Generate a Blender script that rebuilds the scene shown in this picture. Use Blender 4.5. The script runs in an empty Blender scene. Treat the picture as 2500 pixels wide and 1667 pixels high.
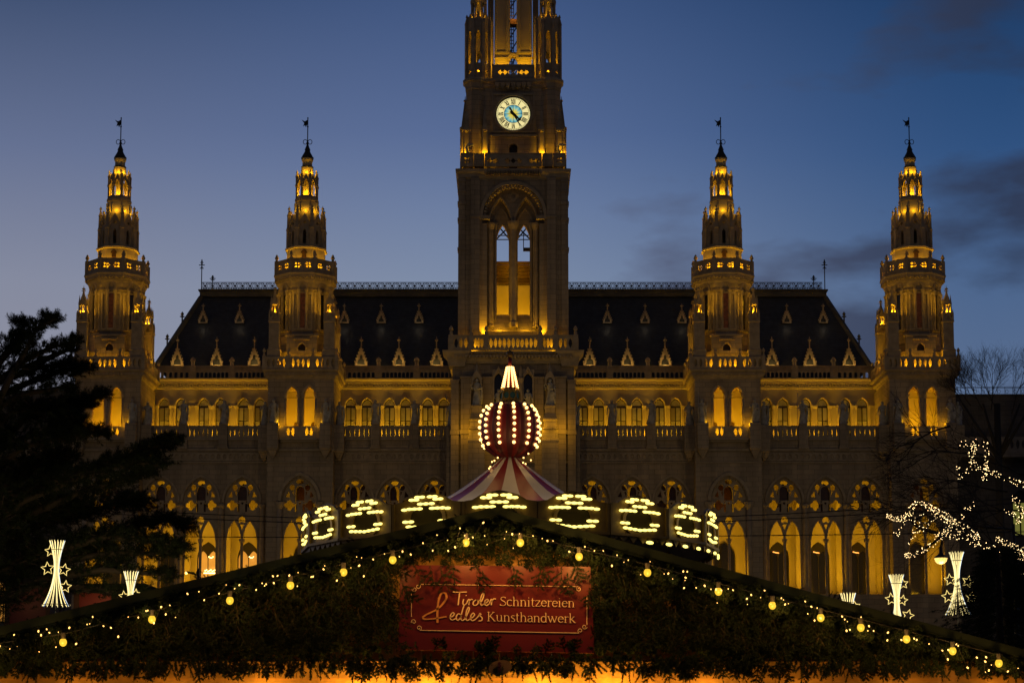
import bpy, math, random
import numpy as np
from mathutils import Vector, Matrix
from mathutils.geometry import tessellate_polygon

random.seed(7)
RNG = np.random.default_rng(7)
S = bpy.context.scene
C = S.collection
PI = math.pi

# ---------------------------------------------------------------- camera, sky, exposure
PITCH = math.radians(6.16)
PCY = 833.5 + 456.0               # the lens is shifted up: row of the optical axis
FPX = 4500.0                      # focal length in pixels of a 2500 px wide frame
EYE = 1.7
cam_data = bpy.data.cameras.new("camera")
cam = bpy.data.objects.new("camera", cam_data)
C.objects.link(cam)
cam_data.sensor_width = 36.0
cam_data.lens = 36.0 * FPX / 2500.0
cam_data.shift_y = 456.0 / 2500.0
cam_data.clip_start = 0.2
cam_data.clip_end = 3000.0
cam.location = (0, 0, EYE)
cam.rotation_euler = (PI / 2 + PITCH, 0, 0)
S.camera = cam

def lin(c):
    return tuple((x / 255 / 12.92) if x / 255 <= 0.04045 else ((x / 255 + 0.055) / 1.055) ** 2.4 for x in c)

world = bpy.data.worlds.new("World")
S.world = world
world.use_nodes = True
wn, wl = world.node_tree.nodes, world.node_tree.links
wn.clear()
def N(tree, kind, **kw):
    n = tree.nodes.new(kind)
    for k, v in kw.items():
        setattr(n, k, v)
    return n
wt = world.node_tree
out = N(wt, "ShaderNodeOutputWorld")
bg = N(wt, "ShaderNodeBackground")
tc = N(wt, "ShaderNodeTexCoord")
sep = N(wt, "ShaderNodeSeparateXYZ")
wl.new(tc.outputs["Generated"], sep.inputs[0])
def wmath(op, a, b=None, c=None, clamp=False):
    m = N(wt, "ShaderNodeMath", operation=op, use_clamp=clamp)
    for i, x in enumerate((a, b, c)):
        if x is None: continue
        if isinstance(x, (int, float)): m.inputs[i].default_value = x
        else: wl.new(x, m.inputs[i])
    return m.outputs[0]
def wramp(fac, stops, interp="LINEAR"):
    r = N(wt, "ShaderNodeValToRGB")
    r.color_ramp.interpolation = interp
    el = r.color_ramp.elements
    while len(el) < len(stops): el.new(0.5)
    for e, (p, c) in zip(el, stops):
        e.position = p; e.color = (*lin(c), 1)
    wl.new(fac, r.inputs[0])
    return r.outputs[0]
# dusk sky: afterglow low on the left, behind the building; deep blue to the right and overhead
zr = wmath("MULTIPLY", sep.outputs[2], 1.6, clamp=True)
left_c = wramp(zr, [(0.0, (148, 140, 148)), (0.28, (142, 142, 156)), (0.37, (133, 138, 158)), (0.476, (101, 113, 145)), (0.60, (60, 77, 110)), (1.0, (26, 36, 62))])
mid_c = wramp(zr, [(0.0, (140, 148, 172)), (0.28, (134, 147, 169)), (0.37, (127, 142, 168)), (0.44, (108, 126, 161)), (0.50, (88, 108, 150)), (0.60, (66, 88, 131)), (1.0, (24, 36, 68))])
right_c = wramp(zr, [(0.0, (96, 112, 138)), (0.28, (88, 108, 141)), (0.37, (74, 100, 139)), (0.476, (46, 80, 126)), (0.60, (24, 58, 100)), (1.0, (12, 28, 54))])
azl = wmath("MULTIPLY_ADD", sep.outputs[0], 2.0, 0.5)            # around the view axis
azl = wmath("MAXIMUM", azl, 0.0); azl = wmath("MINIMUM", azl, 1.0)
f1 = N(wt, "ShaderNodeMapRange", interpolation_type="SMOOTHSTEP"); wl.new(azl, f1.inputs[0]); f1.inputs[1].default_value = -0.1; f1.inputs[2].default_value = 0.55
f2 = N(wt, "ShaderNodeMapRange", interpolation_type="SMOOTHSTEP"); wl.new(azl, f2.inputs[0]); f2.inputs[1].default_value = 0.4; f2.inputs[2].default_value = 1.05
def wmix(f, a, b, mode="MIX"):
    m = N(wt, "ShaderNodeMix", data_type="RGBA", blend_type=mode)
    if isinstance(f, (int, float)): m.inputs[0].default_value = f
    else: wl.new(f, m.inputs[0])
    for i, x in ((6, a), (7, b)):
        if isinstance(x, tuple): m.inputs[i].default_value = (*x, 1)
        else: wl.new(x, m.inputs[i])
    return m.outputs[2]
skyc = wmix(f1.outputs[0], left_c, mid_c)
skyc = wmix(f2.outputs[0], skyc, right_c)
# eastern half (behind the camera) is darker, plain dusk blue
fb = N(wt, "ShaderNodeMapRange"); wl.new(sep.outputs[1], fb.inputs[0]); fb.inputs[1].default_value = 0.7; fb.inputs[2].default_value = -0.4
skyc = wmix(fb.outputs[0], skyc, lin((60, 58, 66)))
# clouds
mp = N(wt, "ShaderNodeMapping"); mp.inputs["Scale"].default_value = (5.0, 5.0, 13.0); mp.inputs["Location"].default_value = (3.1, 0.4, 0.35)
wl.new(tc.outputs["Generated"], mp.inputs[0])
nz = N(wt, "ShaderNodeTexNoise"); nz.inputs["Scale"].default_value = 1.0; nz.inputs["Detail"].default_value = 6.0; nz.inputs["Roughness"].default_value = 0.5
wl.new(mp.outputs[0], nz.inputs["Vector"])
thr = wmath("MULTIPLY_ADD", sep.outputs[0], -0.80, 0.555)          # more cloud towards the right
thr = wmath("MAXIMUM", thr, 0.40)
cz = wmath("MULTIPLY", wmath("ABSOLUTE", wmath("SUBTRACT", sep.outputs[2], 0.16)), 0.55)
cl = wmath("SUBTRACT", wmath("SUBTRACT", nz.outputs[0], thr), cz)
cl = wmath("MULTIPLY", cl, 11.0, clamp=True)
cl = wmath("MULTIPLY", cl, 0.85)
cloudc = wmix(f2.outputs[0], lin((92, 98, 124)), lin((44, 52, 74)))
skyc = wmix(cl, skyc, cloudc)
wl.new(skyc, bg.inputs[0])
bg.inputs[1].default_value = 1.0
wl.new(bg.outputs[0], out.inputs[0])

S.view_settings.view_transform = "Standard"
S.view_settings.look = "None"
S.view_settings.exposure = 0.0
S.view_settings.gamma = 1.0
S.view_settings.use_curve_mapping = False
S.cycles.use_light_tree = True
S.cycles.max_bounces = 4
S.cycles.diffuse_bounces = 3
S.cycles.glossy_bounces = 2
S.cycles.transmission_bounces = 3
S.cycles.sample_clamp_indirect = 3.0
S.cycles.use_denoising = True

AMBER = (1.0, 0.505, 0.009)
WARM = (1.0, 0.62, 0.22)

def lamp(kind, name, loc, power, color=AMBER, parent=None, target=None, size=0.15, spot=None, size_y=None, blend=0.6):
    d = bpy.data.lights.new(name, kind)
    d.energy = power
    d.color = color
    if kind == "AREA":
        d.shape = "RECTANGLE"; d.size = size; d.size_y = size_y or size
    else:
        d.shadow_soft_size = size
    if kind == "SPOT":
        d.spot_size = math.radians(spot or 90); d.spot_blend = blend
    o = bpy.data.objects.new(name, d)
    C.objects.link(o)
    o.location = Vector(loc) - org(parent)
    o.parent = parent
    if target is not None:
        v = Vector(target) - Vector(loc)
        o.rotation_euler = v.to_track_quat("-Z", "Y").to_euler()
    return o

# ---------------------------------------------------------------- measuring: photo rays to places at a known distance
CP, SP = math.cos(PITCH), math.sin(PITCH)
def P(u, v, Y):
    dx, dy = (u - 1250.0) / FPX, (PCY - v) / FPX
    yc = CP - dy * SP
    return Vector((dx * Y / yc, Y, EYE + Y * (SP + dy * CP) / yc))
def H(v, Y): return P(1250, v, Y).z
def mpp(v, Y):
    return (Y * CP + (H(v, Y) - EYE) * SP) / FPX

# ---------------------------------------------------------------- mesh building
ORG = {}
def org(o):
    return ORG.get(o.name, Vector((0, 0, 0))) if o is not None else Vector((0, 0, 0))

class MB:
    def __init__(s): s.v = []; s.f = []; s.m = []; s.mi = 0; s.sm = []
    def add(s, vs, fs, M=None, smooth=False):
        b = len(s.v)
        if M is not None: vs = [M @ Vector(v) for v in vs]
        s.v.extend([tuple(v) for v in vs])
        for f in fs:
            s.f.append(tuple(b + i for i in f)); s.m.append(s.mi); s.sm.append(smooth)
    def box(s, x0, x1, y0, y1, z0, z1, M=None):
        v = [(x0, y0, z0), (x1, y0, z0), (x1, y1, z0), (x0, y1, z0), (x0, y0, z1), (x1, y0, z1), (x1, y1, z1), (x0, y1, z1)]
        s.add(v, [(0, 3, 2, 1), (4, 5, 6, 7), (0, 1, 5, 4), (1, 2, 6, 5), (2, 3, 7, 6), (3, 0, 4, 7)], M)
    def plate(s, outer, holes, y0, y1, M=None):
        loops = [outer] + list(holes)
        pts = [p for l in loops for p in l]
        tris = tessellate_polygon([[Vector((p[0], p[1], 0)) for p in l] for l in loops])
        n = len(pts)
        vs = [(p[0], y0, p[1]) for p in pts] + [(p[0], y1, p[1]) for p in pts]
        fs = [tuple(t) for t in tris] + [tuple(i + n for i in t[::-1]) for t in tris]
        k = 0
        for l in loops:
            m = len(l)
            for i in range(m):
                a, b = k + i, k + (i + 1) % m
                fs.append((a, b, b + n, a + n))
            k += m
        s.add(vs, fs, M)
    def lathe(s, prof, n, cx=0, cy=0, flat=True, rot=0.0, M=None, smooth=False, sx=1.0, sy=1.0, caps=True):
        k = 1 / math.cos(PI / n) if flat else 1.0
        vs, fs = [], []
        for (r, z) in prof:
            for i in range(n):
                a = rot + PI / n + 2 * PI * i / n if flat else rot + 2 * PI * i / n
                vs.append((cx + sx * r * k * math.sin(a), cy - sy * r * k * math.cos(a), z))
        for j in range(len(prof) - 1):
            for i in range(n):
                a, b = j * n + i, j * n + (i + 1) % n
                fs.append((a, b, b + n, a + n))
        if caps:
            fs.append(tuple(range(n))[::-1]); fs.append(tuple((len(prof) - 1) * n + i for i in range(n)))
        s.add(vs, fs, M, smooth)
    def tube(s, pts, r, n=6, smooth=True, r1=None, closed=False):
        pts = [Vector(p) for p in pts]
        m = len(pts)
        vs, fs = [], []
        up = None
        for i, p in enumerate(pts):
            a = pts[(i - 1) % m] if (closed or i) else p
            b = pts[(i + 1) % m] if (closed or i < m - 1) else p
            t = (b - a)
            if t.length < 1e-9: t = Vector((0, 0, 1))
            t.normalize()
            if up is None or abs(up.dot(t)) > 0.95:
                up = Vector((0, 1, 0)) if abs(t.y) < 0.9 else Vector((1, 0, 0))
            x = up.cross(t).normalized(); y = t.cross(x); up = y
            rr = r if r1 is None else r + (r1 - r) * i / max(1, m - 1)
            for k in range(n):
                c = 2 * PI * k / n
                vs.append(p + x * (rr * math.cos(c)) + y * (rr * math.sin(c)))
        for i in range(m if closed else m - 1):
            for k in range(n):
                a, b = i * n + k, i * n + (k + 1) % n
                c, d = ((i + 1) % m) * n + (k + 1) % n, ((i + 1) % m) * n + k
                fs.append((a, b, c, d))
        if not closed:
            fs.append(tuple(range(n))[::-1]); fs.append(tuple((m - 1) * n + k for k in range(n)))
        s.add(vs, fs, None, smooth)
    def ball(s, c, r, nu=8, nv=6, sx=1, sy=1, sz=1, smooth=True):
        vs = [(c[0], c[1], c[2] - r * sz)]; fs = []
        for j in range(1, nv):
            t = PI * j / nv
            for i in range(nu):
                a = 2 * PI * i / nu
                vs.append((c[0] + sx * r * math.sin(t) * math.cos(a), c[1] + sy * r * math.sin(t) * math.sin(a), c[2] - sz * r * math.cos(t)))
        vs.append((c[0], c[1], c[2] + r * sz))
        for i in range(nu):
            fs.append((0, 1 + (i + 1) % nu, 1 + i))
            fs.append((len(vs) - 1, 1 + (nv - 2) * nu + i, 1 + (nv - 2) * nu + (i + 1) % nu))
        for j in range(nv - 2):
            for i in range(nu):
                a, b = 1 + j * nu + i, 1 + j * nu + (i + 1) % nu
                fs.append((a, b, b + nu, a + nu))
        s.add(vs, fs, None, smooth)
    def mesh(s, name, mats, origin):
        me = bpy.data.meshes.new(name)
        ox, oy, oz = origin
        me.from_pydata([(x - ox, y - oy, z - oz) for x, y, z in s.v], [], s.f)
        for m in (mats if isinstance(mats, (list, tuple)) else [mats]): me.materials.append(m)
        me.polygons.foreach_set("material_index", s.m)
        me.polygons.foreach_set("use_smooth", s.sm)
        me.update()
        return me
    def build(s, name, mats, parent=None, origin=(0, 0, 0)):
        return put(s.mesh(name, mats, origin), name, parent, origin)

def put(me, name, parent=None, origin=(0, 0, 0), rotz=0.0):
    o = bpy.data.objects.new(name, me)
    C.objects.link(o)
    ORG[o.name] = Vector(origin)
    o.location = Vector(origin) - org(parent)
    o.rotation_euler = (0, 0, rotz)
    o.parent = parent
    return o
def empty(name, loc, rotz=0.0, parent=None):
    o = put(None, name, parent, loc, rotz)
    o.empty_display_size = 0.3
    return o
def tag(o, label=None, cat=None, group=None, kind=None):
    if label: o["label"] = label
    if cat: o["category"] = cat
    if group: o["group"] = group
    if kind: o["kind"] = kind
    return o
def copy_tree(o, parent=None, loc=None):
    c = o.copy(); C.objects.link(c)
    if o.type == "LIGHT": pass
    if loc is not None: c.location = loc
    c.parent = parent
    for ch in list(o.children): copy_tree(ch, c)
    return c

# loops in the XZ plane
def rect(x0, x1, z0, z1): return [(x0, z0), (x1, z0), (x1, z1), (x0, z1)]
def arch(cx, hw, z0, zs, za, n=7):
    """opening with a pointed head: sill z0, springing zs, apex za"""
    h = za - zs
    pts = [(cx - hw, z0), (cx + hw, z0)]
    if h <= hw * 1.02:
        for i in range(2 * n + 1):
            a = PI * i / (2 * n)
            pts.append((cx + hw * math.cos(a), zs + h * math.sin(a)))
        return pts
    R = (hw * hw + h * h) / (2 * hw)
    th = math.atan2(h, R - hw) if R > hw else PI / 2
    for i in range(n + 1):
        a = th * i / n
        pts.append((cx + hw - R + R * math.cos(a), zs + R * math.sin(a)))
    for i in range(n - 1, -1, -1):
        a = th * i / n
        pts.append((cx - hw + R - R * math.cos(a), zs + R * math.sin(a)))
    return pts
def ell(cx, cz, rx, rz=None, n=14):
    rz = rz or rx
    return [(cx + rx * math.cos(2 * PI * i / n), cz + rz * math.sin(2 * PI * i / n)) for i in range(n)]
def lens(cx, cz, hw, hh, n=5):
    R = (hw * hw + hh * hh) / (2 * hw); th = math.asin(min(1, hh / R))
    pts = []
    for i in range(-n, n):
        a = th * i / n; pts.append((cx + hw - R + R * math.cos(a), cz + R * math.sin(a)))
    for i in range(n, -n, -1):
        a = th * i / n; pts.append((cx - hw + R - R * math.cos(a), cz + R * math.sin(a)))
    return pts
def foil(cx, cz, r, k=4, n=24, rot=0.0, depth=0.30):
    return [(cx + r * (1 - depth + depth * abs(math.cos(k * (a - rot) / 2))) * math.cos(a),
             cz + r * (1 - depth + depth * abs(math.cos(k * (a - rot) / 2))) * math.sin(a)) for a in [2 * PI * i / n for i in range(n)]]
def archring(cx, hw, zs, za, t, n=8):
    """band following a pointed arch, thickness t, as one outline"""
    inner = arch(cx, hw, zs, zs, za, n)[1:] ; outer = arch(cx, hw + t, zs, zs, za + t * 1.15, n)[1:]
    inner = inner + [(cx - hw, zs)] if abs(inner[-1][0] - (cx - hw)) > 1e-6 else inner
    outer = outer + [(cx - hw - t, zs)] if abs(outer[-1][0] - (cx - hw - t)) > 1e-6 else outer
    return dedupe(outer + inner[::-1])
def dedupe(l):
    o = []
    for p in l:
        if not o or (abs(p[0] - o[-1][0]) + abs(p[1] - o[-1][1])) > 1e-6: o.append(p)
    if abs(o[0][0] - o[-1][0]) + abs(o[0][1] - o[-1][1]) < 1e-6: o.pop()
    return o

# ---------------------------------------------------------------- materials
def material(name, color, rough=0.8, metal=0.0, var=0.0, vscale=1.0, bump=0.0, bscale=10.0, emit=None, estr=0.0, blocks=None, spec=0.5, coat=0.0, streak=False, sample=True, transl=0.0):
    m = bpy.data.materials.new(name); m.use_nodes = True
    t = m.node_tree; b = t.nodes["Principled BSDF"]; L = t.links
    b.inputs["Base Color"].default_value = (*color, 1)
    b.inputs["Roughness"].default_value = rough
    b.inputs["Metallic"].default_value = metal
    b.inputs["Specular IOR Level"].default_value = spec
    b.inputs["Coat Weight"].default_value = coat
    if emit:
        b.inputs["Emission Color"].default_value = (*emit, 1); b.inputs["Emission Strength"].default_value = estr
        if not sample: m.cycles.emission_sampling = "NONE"
    g = t.nodes.new("ShaderNodeNewGeometry")
    col = None
    if var:
        n = t.nodes.new("ShaderNodeTexNoise"); n.inputs["Scale"].default_value = vscale; n.inputs["Detail"].default_value = 5
        src = g.outputs["Position"]
        if streak:
            mp = t.nodes.new("ShaderNodeMapping"); mp.inputs["Scale"].default_value = (1.6, 1.6, 0.22); L.new(src, mp.inputs[0]); src = mp.outputs[0]
        L.new(src, n.inputs["Vector"])
        mr = t.nodes.new("ShaderNodeMapRange"); L.new(n.outputs[0], mr.inputs[0])
        mr.inputs[1].default_value = 0.3; mr.inputs[2].default_value = 0.7; mr.inputs[3].default_value = 1 - var; mr.inputs[4].default_value = 1 + var
        mx = t.nodes.new("ShaderNodeVectorMath"); mx.operation = "SCALE"; mx.inputs[0].default_value = color
        L.new(mr.outputs[0], mx.inputs["Scale"]); col = mx.outputs[0]
    bh = None
    if blocks:
        w, h = blocks
        sx = t.nodes.new("ShaderNodeSeparateXYZ"); L.new(g.outputs["Position"], sx.inputs[0])
        ad = t.nodes.new("ShaderNodeMath"); ad.operation = "ADD"; L.new(sx.outputs[0], ad.inputs[0]); L.new(sx.outputs[1], ad.inputs[1])
        cb = t.nodes.new("ShaderNodeCombineXYZ"); L.new(ad.outputs[0], cb.inputs[0]); L.new(sx.outputs[2], cb.inputs[1])
        br = t.nodes.new("ShaderNodeTexBrick"); L.new(cb.outputs[0], br.inputs["Vector"])
        br.inputs["Color1"].default_value = (1.12, 1.1, 1.06, 1); br.inputs["Color2"].default_value = (0.86, 0.87, 0.9, 1); br.inputs["Mortar"].default_value = (0.55, 0.55, 0.55, 1)
        br.inputs["Scale"].default_value = 1.0; br.inputs["Brick Width"].default_value = w; br.inputs["Row Height"].default_value = h; br.inputs["Mortar Size"].default_value = 0.018
        m2 = t.nodes.new("ShaderNodeVectorMath"); m2.operation = "MULTIPLY"
        if col is not None: L.new(col, m2.inputs[0])
        else: m2.inputs[0].default_value = color
        L.new(br.outputs["Color"], m2.inputs[1]); col = m2.outputs[0]
    if col is not None: L.new(col, b.inputs["Base Color"])
    if bump:
        n2 = t.nodes.new("ShaderNodeTexNoise"); n2.inputs["Scale"].default_value = bscale; n2.inputs["Detail"].default_value = 4
        L.new(g.outputs["Position"], n2.inputs["Vector"])
        bp = t.nodes.new("ShaderNodeBump"); bp.inputs["Strength"].default_value = bump; bp.inputs["Distance"].default_value = 0.05
        L.new(n2.outputs[0], bp.inputs["Height"]); L.new(bp.outputs[0], b.inputs["Normal"])
    return m
def emitter(name, color, strength, sample=False):
    return material(name, (0.03, 0.02, 0.01), 0.4, emit=color, estr=strength, sample=sample)

M_stone = material("stone", (0.30, 0.24, 0.165), 0.85, var=0.22, vscale=0.6, blocks=(1.1, 0.48), bump=0.25, bscale=6, streak=True, spec=0.2)
M_trim = material("carved_stone", (0.32, 0.26, 0.18), 0.85, var=0.2, vscale=1.8, bump=0.5, bscale=12, spec=0.2)
M_plaster = material("plaster", (0.40, 0.34, 0.22), 0.9, var=0.08, vscale=0.7, spec=0.2)
M_statue = material("weathered_stone", (0.36, 0.34, 0.29), 0.75, var=0.35, vscale=3.0, bump=0.6, bscale=9, spec=0.25)
M_slate = material("slate", (0.020, 0.024, 0.031), 0.55, var=0.35, vscale=2.0, blocks=(0.5, 0.28), bump=0.3, bscale=8)
M_lead = material("lead_sheet", (0.07, 0.065, 0.055), 0.6, var=0.25, vscale=1.5)
M_copper = material("dark_copper", (0.022, 0.025, 0.022), 0.5, metal=0.4, var=0.3, vscale=3)
M_iron = material("wrought_iron", (0.012, 0.012, 0.014), 0.5, metal=0.3)
M_glass = material("window_glass", (0.26, 0.25, 0.20), 0.4, var=0.25, vscale=2.5, spec=0.4)
M_wframe = material("window_frame", (0.012, 0.008, 0.005), 0.6)
M_dglass = material("dark_glass", (0.012, 0.012, 0.016), 0.12)
M_brown = material("stained_glass_unlit", (0.06, 0.026, 0.005), 0.3, var=0.3, vscale=4)
M_litglass = material("lit_window", (0.3, 0.2, 0.1), 0.4, var=0.2, vscale=1.0, emit=(1.0, 0.42, 0.06), estr=0.45)
M_orange = material("stair_window", (0.12, 0.035, 0.01), 0.4, var=0.8, vscale=3, emit=(0.9, 0.25, 0.03), estr=0.012)
M_wood = material("dark_wood", (0.055, 0.026, 0.010), 0.7, var=0.3, vscale=3)
M_door = material("door_wood", (0.02, 0.008, 0.004), 0.6)
# ---------------------------------------------------------------- ground
g = MB(); g.box(-900, 900, -300, 1500, -0.4, 0.0)
ground = g.build("ground", material("paving", (0.07, 0.065, 0.06), 0.7, var=0.25, vscale=0.5, blocks=(0.6, 0.4), bump=0.2))
tag(ground, kind="structure")

# ================================================================= the city hall
XC = P(1253, 1000, 176).x
YT = 174.0        # fronts of the four side towers
YP = 176.0        # arcade front and terrace parapet of the wings
YW = 181.3        # set-back lit upper wall of the wings
hall = empty("city_hall", (XC, 178, 0))
tag(hall, "Gothic stone city hall with floodlit arcades, clock tower and four slender side towers", "city hall")

def frustum(mb, prof, n, cx, cy, px=None):
    mb.lathe(prof, n, cx, cy)

# ---- one side tower (local px measured on the second tower from the left, mirrored use for all)
TA = YT + 3.15     # axis plane of a side tower
def make_tower(xc):
    ay = TA
    def z(v, off=0.0): return H(v, ay - off)
    def r(px, v): return px * mpp(v, ay)
    # body with the two tall loggia openings and the big arch below
    hw = r(79, 985)
    q = mpp(985, YT)
    zt = z(925, hw)
    base = MB()
    yb = YW + 0.4
    base.box(xc - hw, xc - hw + 0.7, YT + 0.55, yb, 0, zt)
    base.box(xc + hw - 0.7, xc + hw, YT + 0.55, yb, 0, zt)
    zf = H(1072, YT)
    base.box(xc - hw + 0.7, xc + hw - 0.7, YT + 0.55, YT + 4.6, zf - 0.5, zf)
    base.box(xc - hw + 0.7, xc + hw - 0.7, YT + 0.55, YT + 4.6, zt - 0.4, zt)
    base.box(xc - hw + 0.7, xc + hw - 0.7, YT + 0.55, YT + 4.6, H(1452, YT) - 0.5, H(1452, YT))
    tw = base.build("side_tower", [M_stone], hall, (xc, ay, 0))
    lw = MB(); lw.box(xc - hw + 0.7, xc + hw - 0.7, YT + 4.6, YT + 5.0, 0, zt)
    lw.build("loggia_wall", [M_plaster], tw, (xc, ay, 0))
    def sub(mb, name, mats): return mb.build(name, mats, tw, (xc, ay, 0))
    # front wall
    w = MB()
    holes = [arch(xc + sx * 21.5 * q, 14 * q, H(1070, YT), H(968, YT), H(945, YT)) for sx in (-1, 1)]
    holes.append(arch(xc, 43 * q, H(1452, YT), H(1222, YT), H(1163, YT), 9))
    holes.append(arch(xc, 30 * q, 0.3, H(1600, YT), H(1560, YT)))
    w.plate(rect(xc - hw, xc + hw, 0, zt), holes, YT, YT + 0.55)
    sub(w, "front_wall", [M_stone])
    for sx in (-1, 1):
        h = MB()
        h.plate(archring(xc + sx * 21.5 * q, 15.5 * q, H(968, YT), H(943, YT), 4.5 * q), [], YT - 0.14, YT + 0.02)
        sub(h, "arch_moulding", [M_trim])
        for k in (-1, 1):
            cc = MB()
            cx = xc + sx * 21.5 * q + k * 15.8 * q
            cc.lathe([(0.10, H(1043, YT)), (0.10, H(972, YT))], 8, cx, YT + 0.02, smooth=True)
            cc.lathe([(0.11, H(972, YT)), (0.19, H(966, YT)), (0.2, H(963, YT))], 8, cx, YT + 0.02)
            sub(cc, "column", [M_trim])
        bw = MB(); bw.plate(arch(xc + sx * 21.5 * q, 8 * q, H(1043, YT + 4.5), H(1036, YT + 4.5), H(1030, YT + 4.5), 5), [], YT + 4.5, YT + 4.6)
        sub(bw, "back_door", [M_wood])
        tie = MB(); tie.tube([(xc + sx * 21.5 * q - 14 * q, YT + 0.3, H(969, YT)), (xc + sx * 21.5 * q + 14 * q, YT + 0.3, H(969, YT))], 0.03, 5)
        sub(tie, "tie_rod", [M_iron])
    # big arch moulding and tracery
    h = MB(); h.plate(archring(xc, 45 * q, H(1222, YT), H(1160, YT), 7 * q, 10), [], YT - 0.22, YT + 0.02)
    sub(h, "arch_moulding", [M_trim])
    tracery(xc, YT + 0.3, q, 43, tw, (xc, ay, 0), 1163)
    for k in (-1, 1):
        cc = MB(); cx = xc + k * 48 * q
        cc.lathe([(0.24, H(1452, YT)), (0.24, H(1243, YT))], 10, cx, YT - 0.02, smooth=True)
        cc.lathe([(0.25, H(1243, YT)), (0.42, H(1232, YT)), (0.44, H(1225, YT))], 8, cx, YT - 0.02)
        sub(cc, "column", [M_trim])
    # balcony parapet below the loggia openings
    b = MB()
    pz0, pz1 = H(1068, YT - .5), H(1040, YT - .5)
    b.plate(rect(xc - 50 * q, xc + 50 * q, pz0, pz1), [lens(xc + dx * q, (pz0 + pz1) / 2 + 0.03, 4.2 * q, 10.5 * q) for dx in (-28, -17, 17, 28)], YT - 0.5, YT - 0.34)
    for sx in (-1, 1):
        b.box(xc + sx * 50 * q - 0.0001 * sx if sx > 0 else xc - 50 * q - 0.18, xc + 50 * q + 0.18 if sx > 0 else xc - 50 * q, YT - 0.55, YT, pz0, pz1 + 0.04)
    sub(b, "parapet", [M_trim])
    b = MB()
    b.box(xc - 52 * q, xc + 52 * q, YT - 0.65, YT - 0.002, H(1073, YT - .6), pz0)
    b.box(xc - 48 * q, xc + 48 * q, YT - 0.4, YT - 0.002, H(1080, YT), H(1073, YT - .6))
    b.box(xc - hw - 0.1, xc + hw + 0.1, YT - 0.16, YT - 0.003, H(1101, YT), H(1095, YT))
    b.box(xc - hw - 0.06, xc + hw + 0.06, YT - 0.10, YT - 0.003, H(1130, YT), H(1127, YT))
    sub(b, "string_course", [M_trim])
    # main cornice (square) with dentils
    zc0, zc1 = z(925, hw), z(903, hw)
    dz = zc1 - zc0
    b = MB()
    b.lathe([(hw + .02, zc0), (hw + .10, zc0 + .08 * dz), (hw + .12, zc0 + .2 * dz), (hw + .26, zc0 + .35 * dz), (hw + .28, zc0 + .7 * dz), (hw + .5, zc0 + .85 * dz), (hw + .55, zc1)], 4, xc, ay)
    n = 19
    for side in range(4):
        M = Matrix.Translation((xc, ay, 0)) @ Matrix.Rotation(side * PI / 2, 4, 'Z')
        for i in range(n):
            x = -hw - .2 + (2 * hw + .4) * (i + .5) / n
            b.box(x - 0.09, x + 0.09, -hw - .42, -hw - .2, zc0 + .42 * dz, zc0 + .68 * dz, M)
    sub(b, "cornice", [M_trim])
    # terrace balustrade
    bh = r(88, 885)
    zb0, zb1 = zc1, z(870, bh)
    posts = [-1, -.33, .33, 1]
    for side in range(4):
        M = Matrix.Translation((xc, ay, 0)) @ Matrix.Rotation(side * PI / 2, 4, 'Z')
        b = MB()
        holes = []
        for seg in range(3):
            x0 = posts[seg] * bh + 0.2; x1 = posts[seg + 1] * bh - 0.2
            for i in range(4):
                holes.append(lens(x0 + (x1 - x0) * (i + .5) / 4, (zb0 + zb1) / 2, 0.15, (zb1 - zb0) * .33, 4))
        b.plate(rect(-bh + .12, bh - .12, zb0, zb1), holes, -bh, -bh + .2, M)
        sub(b, "balustrade", [M_trim])
        for pi_, pp in enumerate(posts[:-1]):
            b = MB()
            x = pp * bh
            b.box(x - .16, x + .16, -bh - .07, -bh + .25, zb0, zb1 + .1, M)
            b.lathe([(.10, zb1 + .1), (.10, zb1 + .3), (.05, zb1 + .36), (.13, zb1 + .5), (.15, zb1 + .6), (.08, zb1 + .75), (.02, zb1 + .85)], 8, x, -bh + .09, M=M)
            sub(b, "finial_post", [M_trim])
    ter = zc1
    # octagonal shaft
    b = MB()
    a62 = r(61, 760)
    b.lathe([(a62 * 1.16, ter), (a62 * 1.16, z(858, a62)), (a62 * 1.05, z(855, a62)), (a62 * 1.02, z(820, a62)), (a62 * 1.0, z(812, a62)), (a62, z(712, a62)), (a62 + .12, z(709, a62)), (a62 + .12, z(706, a62)), (a62, z(704, a62)), (a62, z(696, a62))], 8, xc, ay)
    sub(b, "octagon_shaft", [M_stone])
    for k in range(8):
        M = Matrix.Translation((xc, ay, 0)) @ Matrix.Rotation(k * PI / 4, 4, 'Z') @ Matrix.Translation((0, -a62, 0))
        b = MB()
        e = a62 * math.tan(PI / 8)
        b.plate(rect(-e * .93, e * .93, z(806, a62), z(713, a62)), [rect(-e * .8, -.52, z(802, a62), z(718, a62)), rect(.52, e * .8, z(802, a62), z(718, a62)), rect(-.24, .24, z(801, a62), z(716, a62))], -.14, .0, M)
        b.plate(archring(0, .34, z(707, a62), z(690, a62), .2, 6), [], -.2, .01, M)
        for sx in (-1, 1):
            b.lathe([(.09, z(806, a62)), (.09, z(716, a62)), (.17, z(710, a62)), (.17, z(707, a62))], 6, sx * .36, -.18, M=M)
        sub(b, "panel_frame", [M_trim])
        b = MB(); b.box(-.23, .23, -.06, -.02, z(801, a62), z(716, a62), M)
        sub(b, "slit_window", [M_orange if k in (0, 4) else M_dglass])
    # door portal
    M = Matrix.Translation((xc, ay, 0))
    b = MB()
    yy = -a62 * 1.16 - .03
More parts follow.
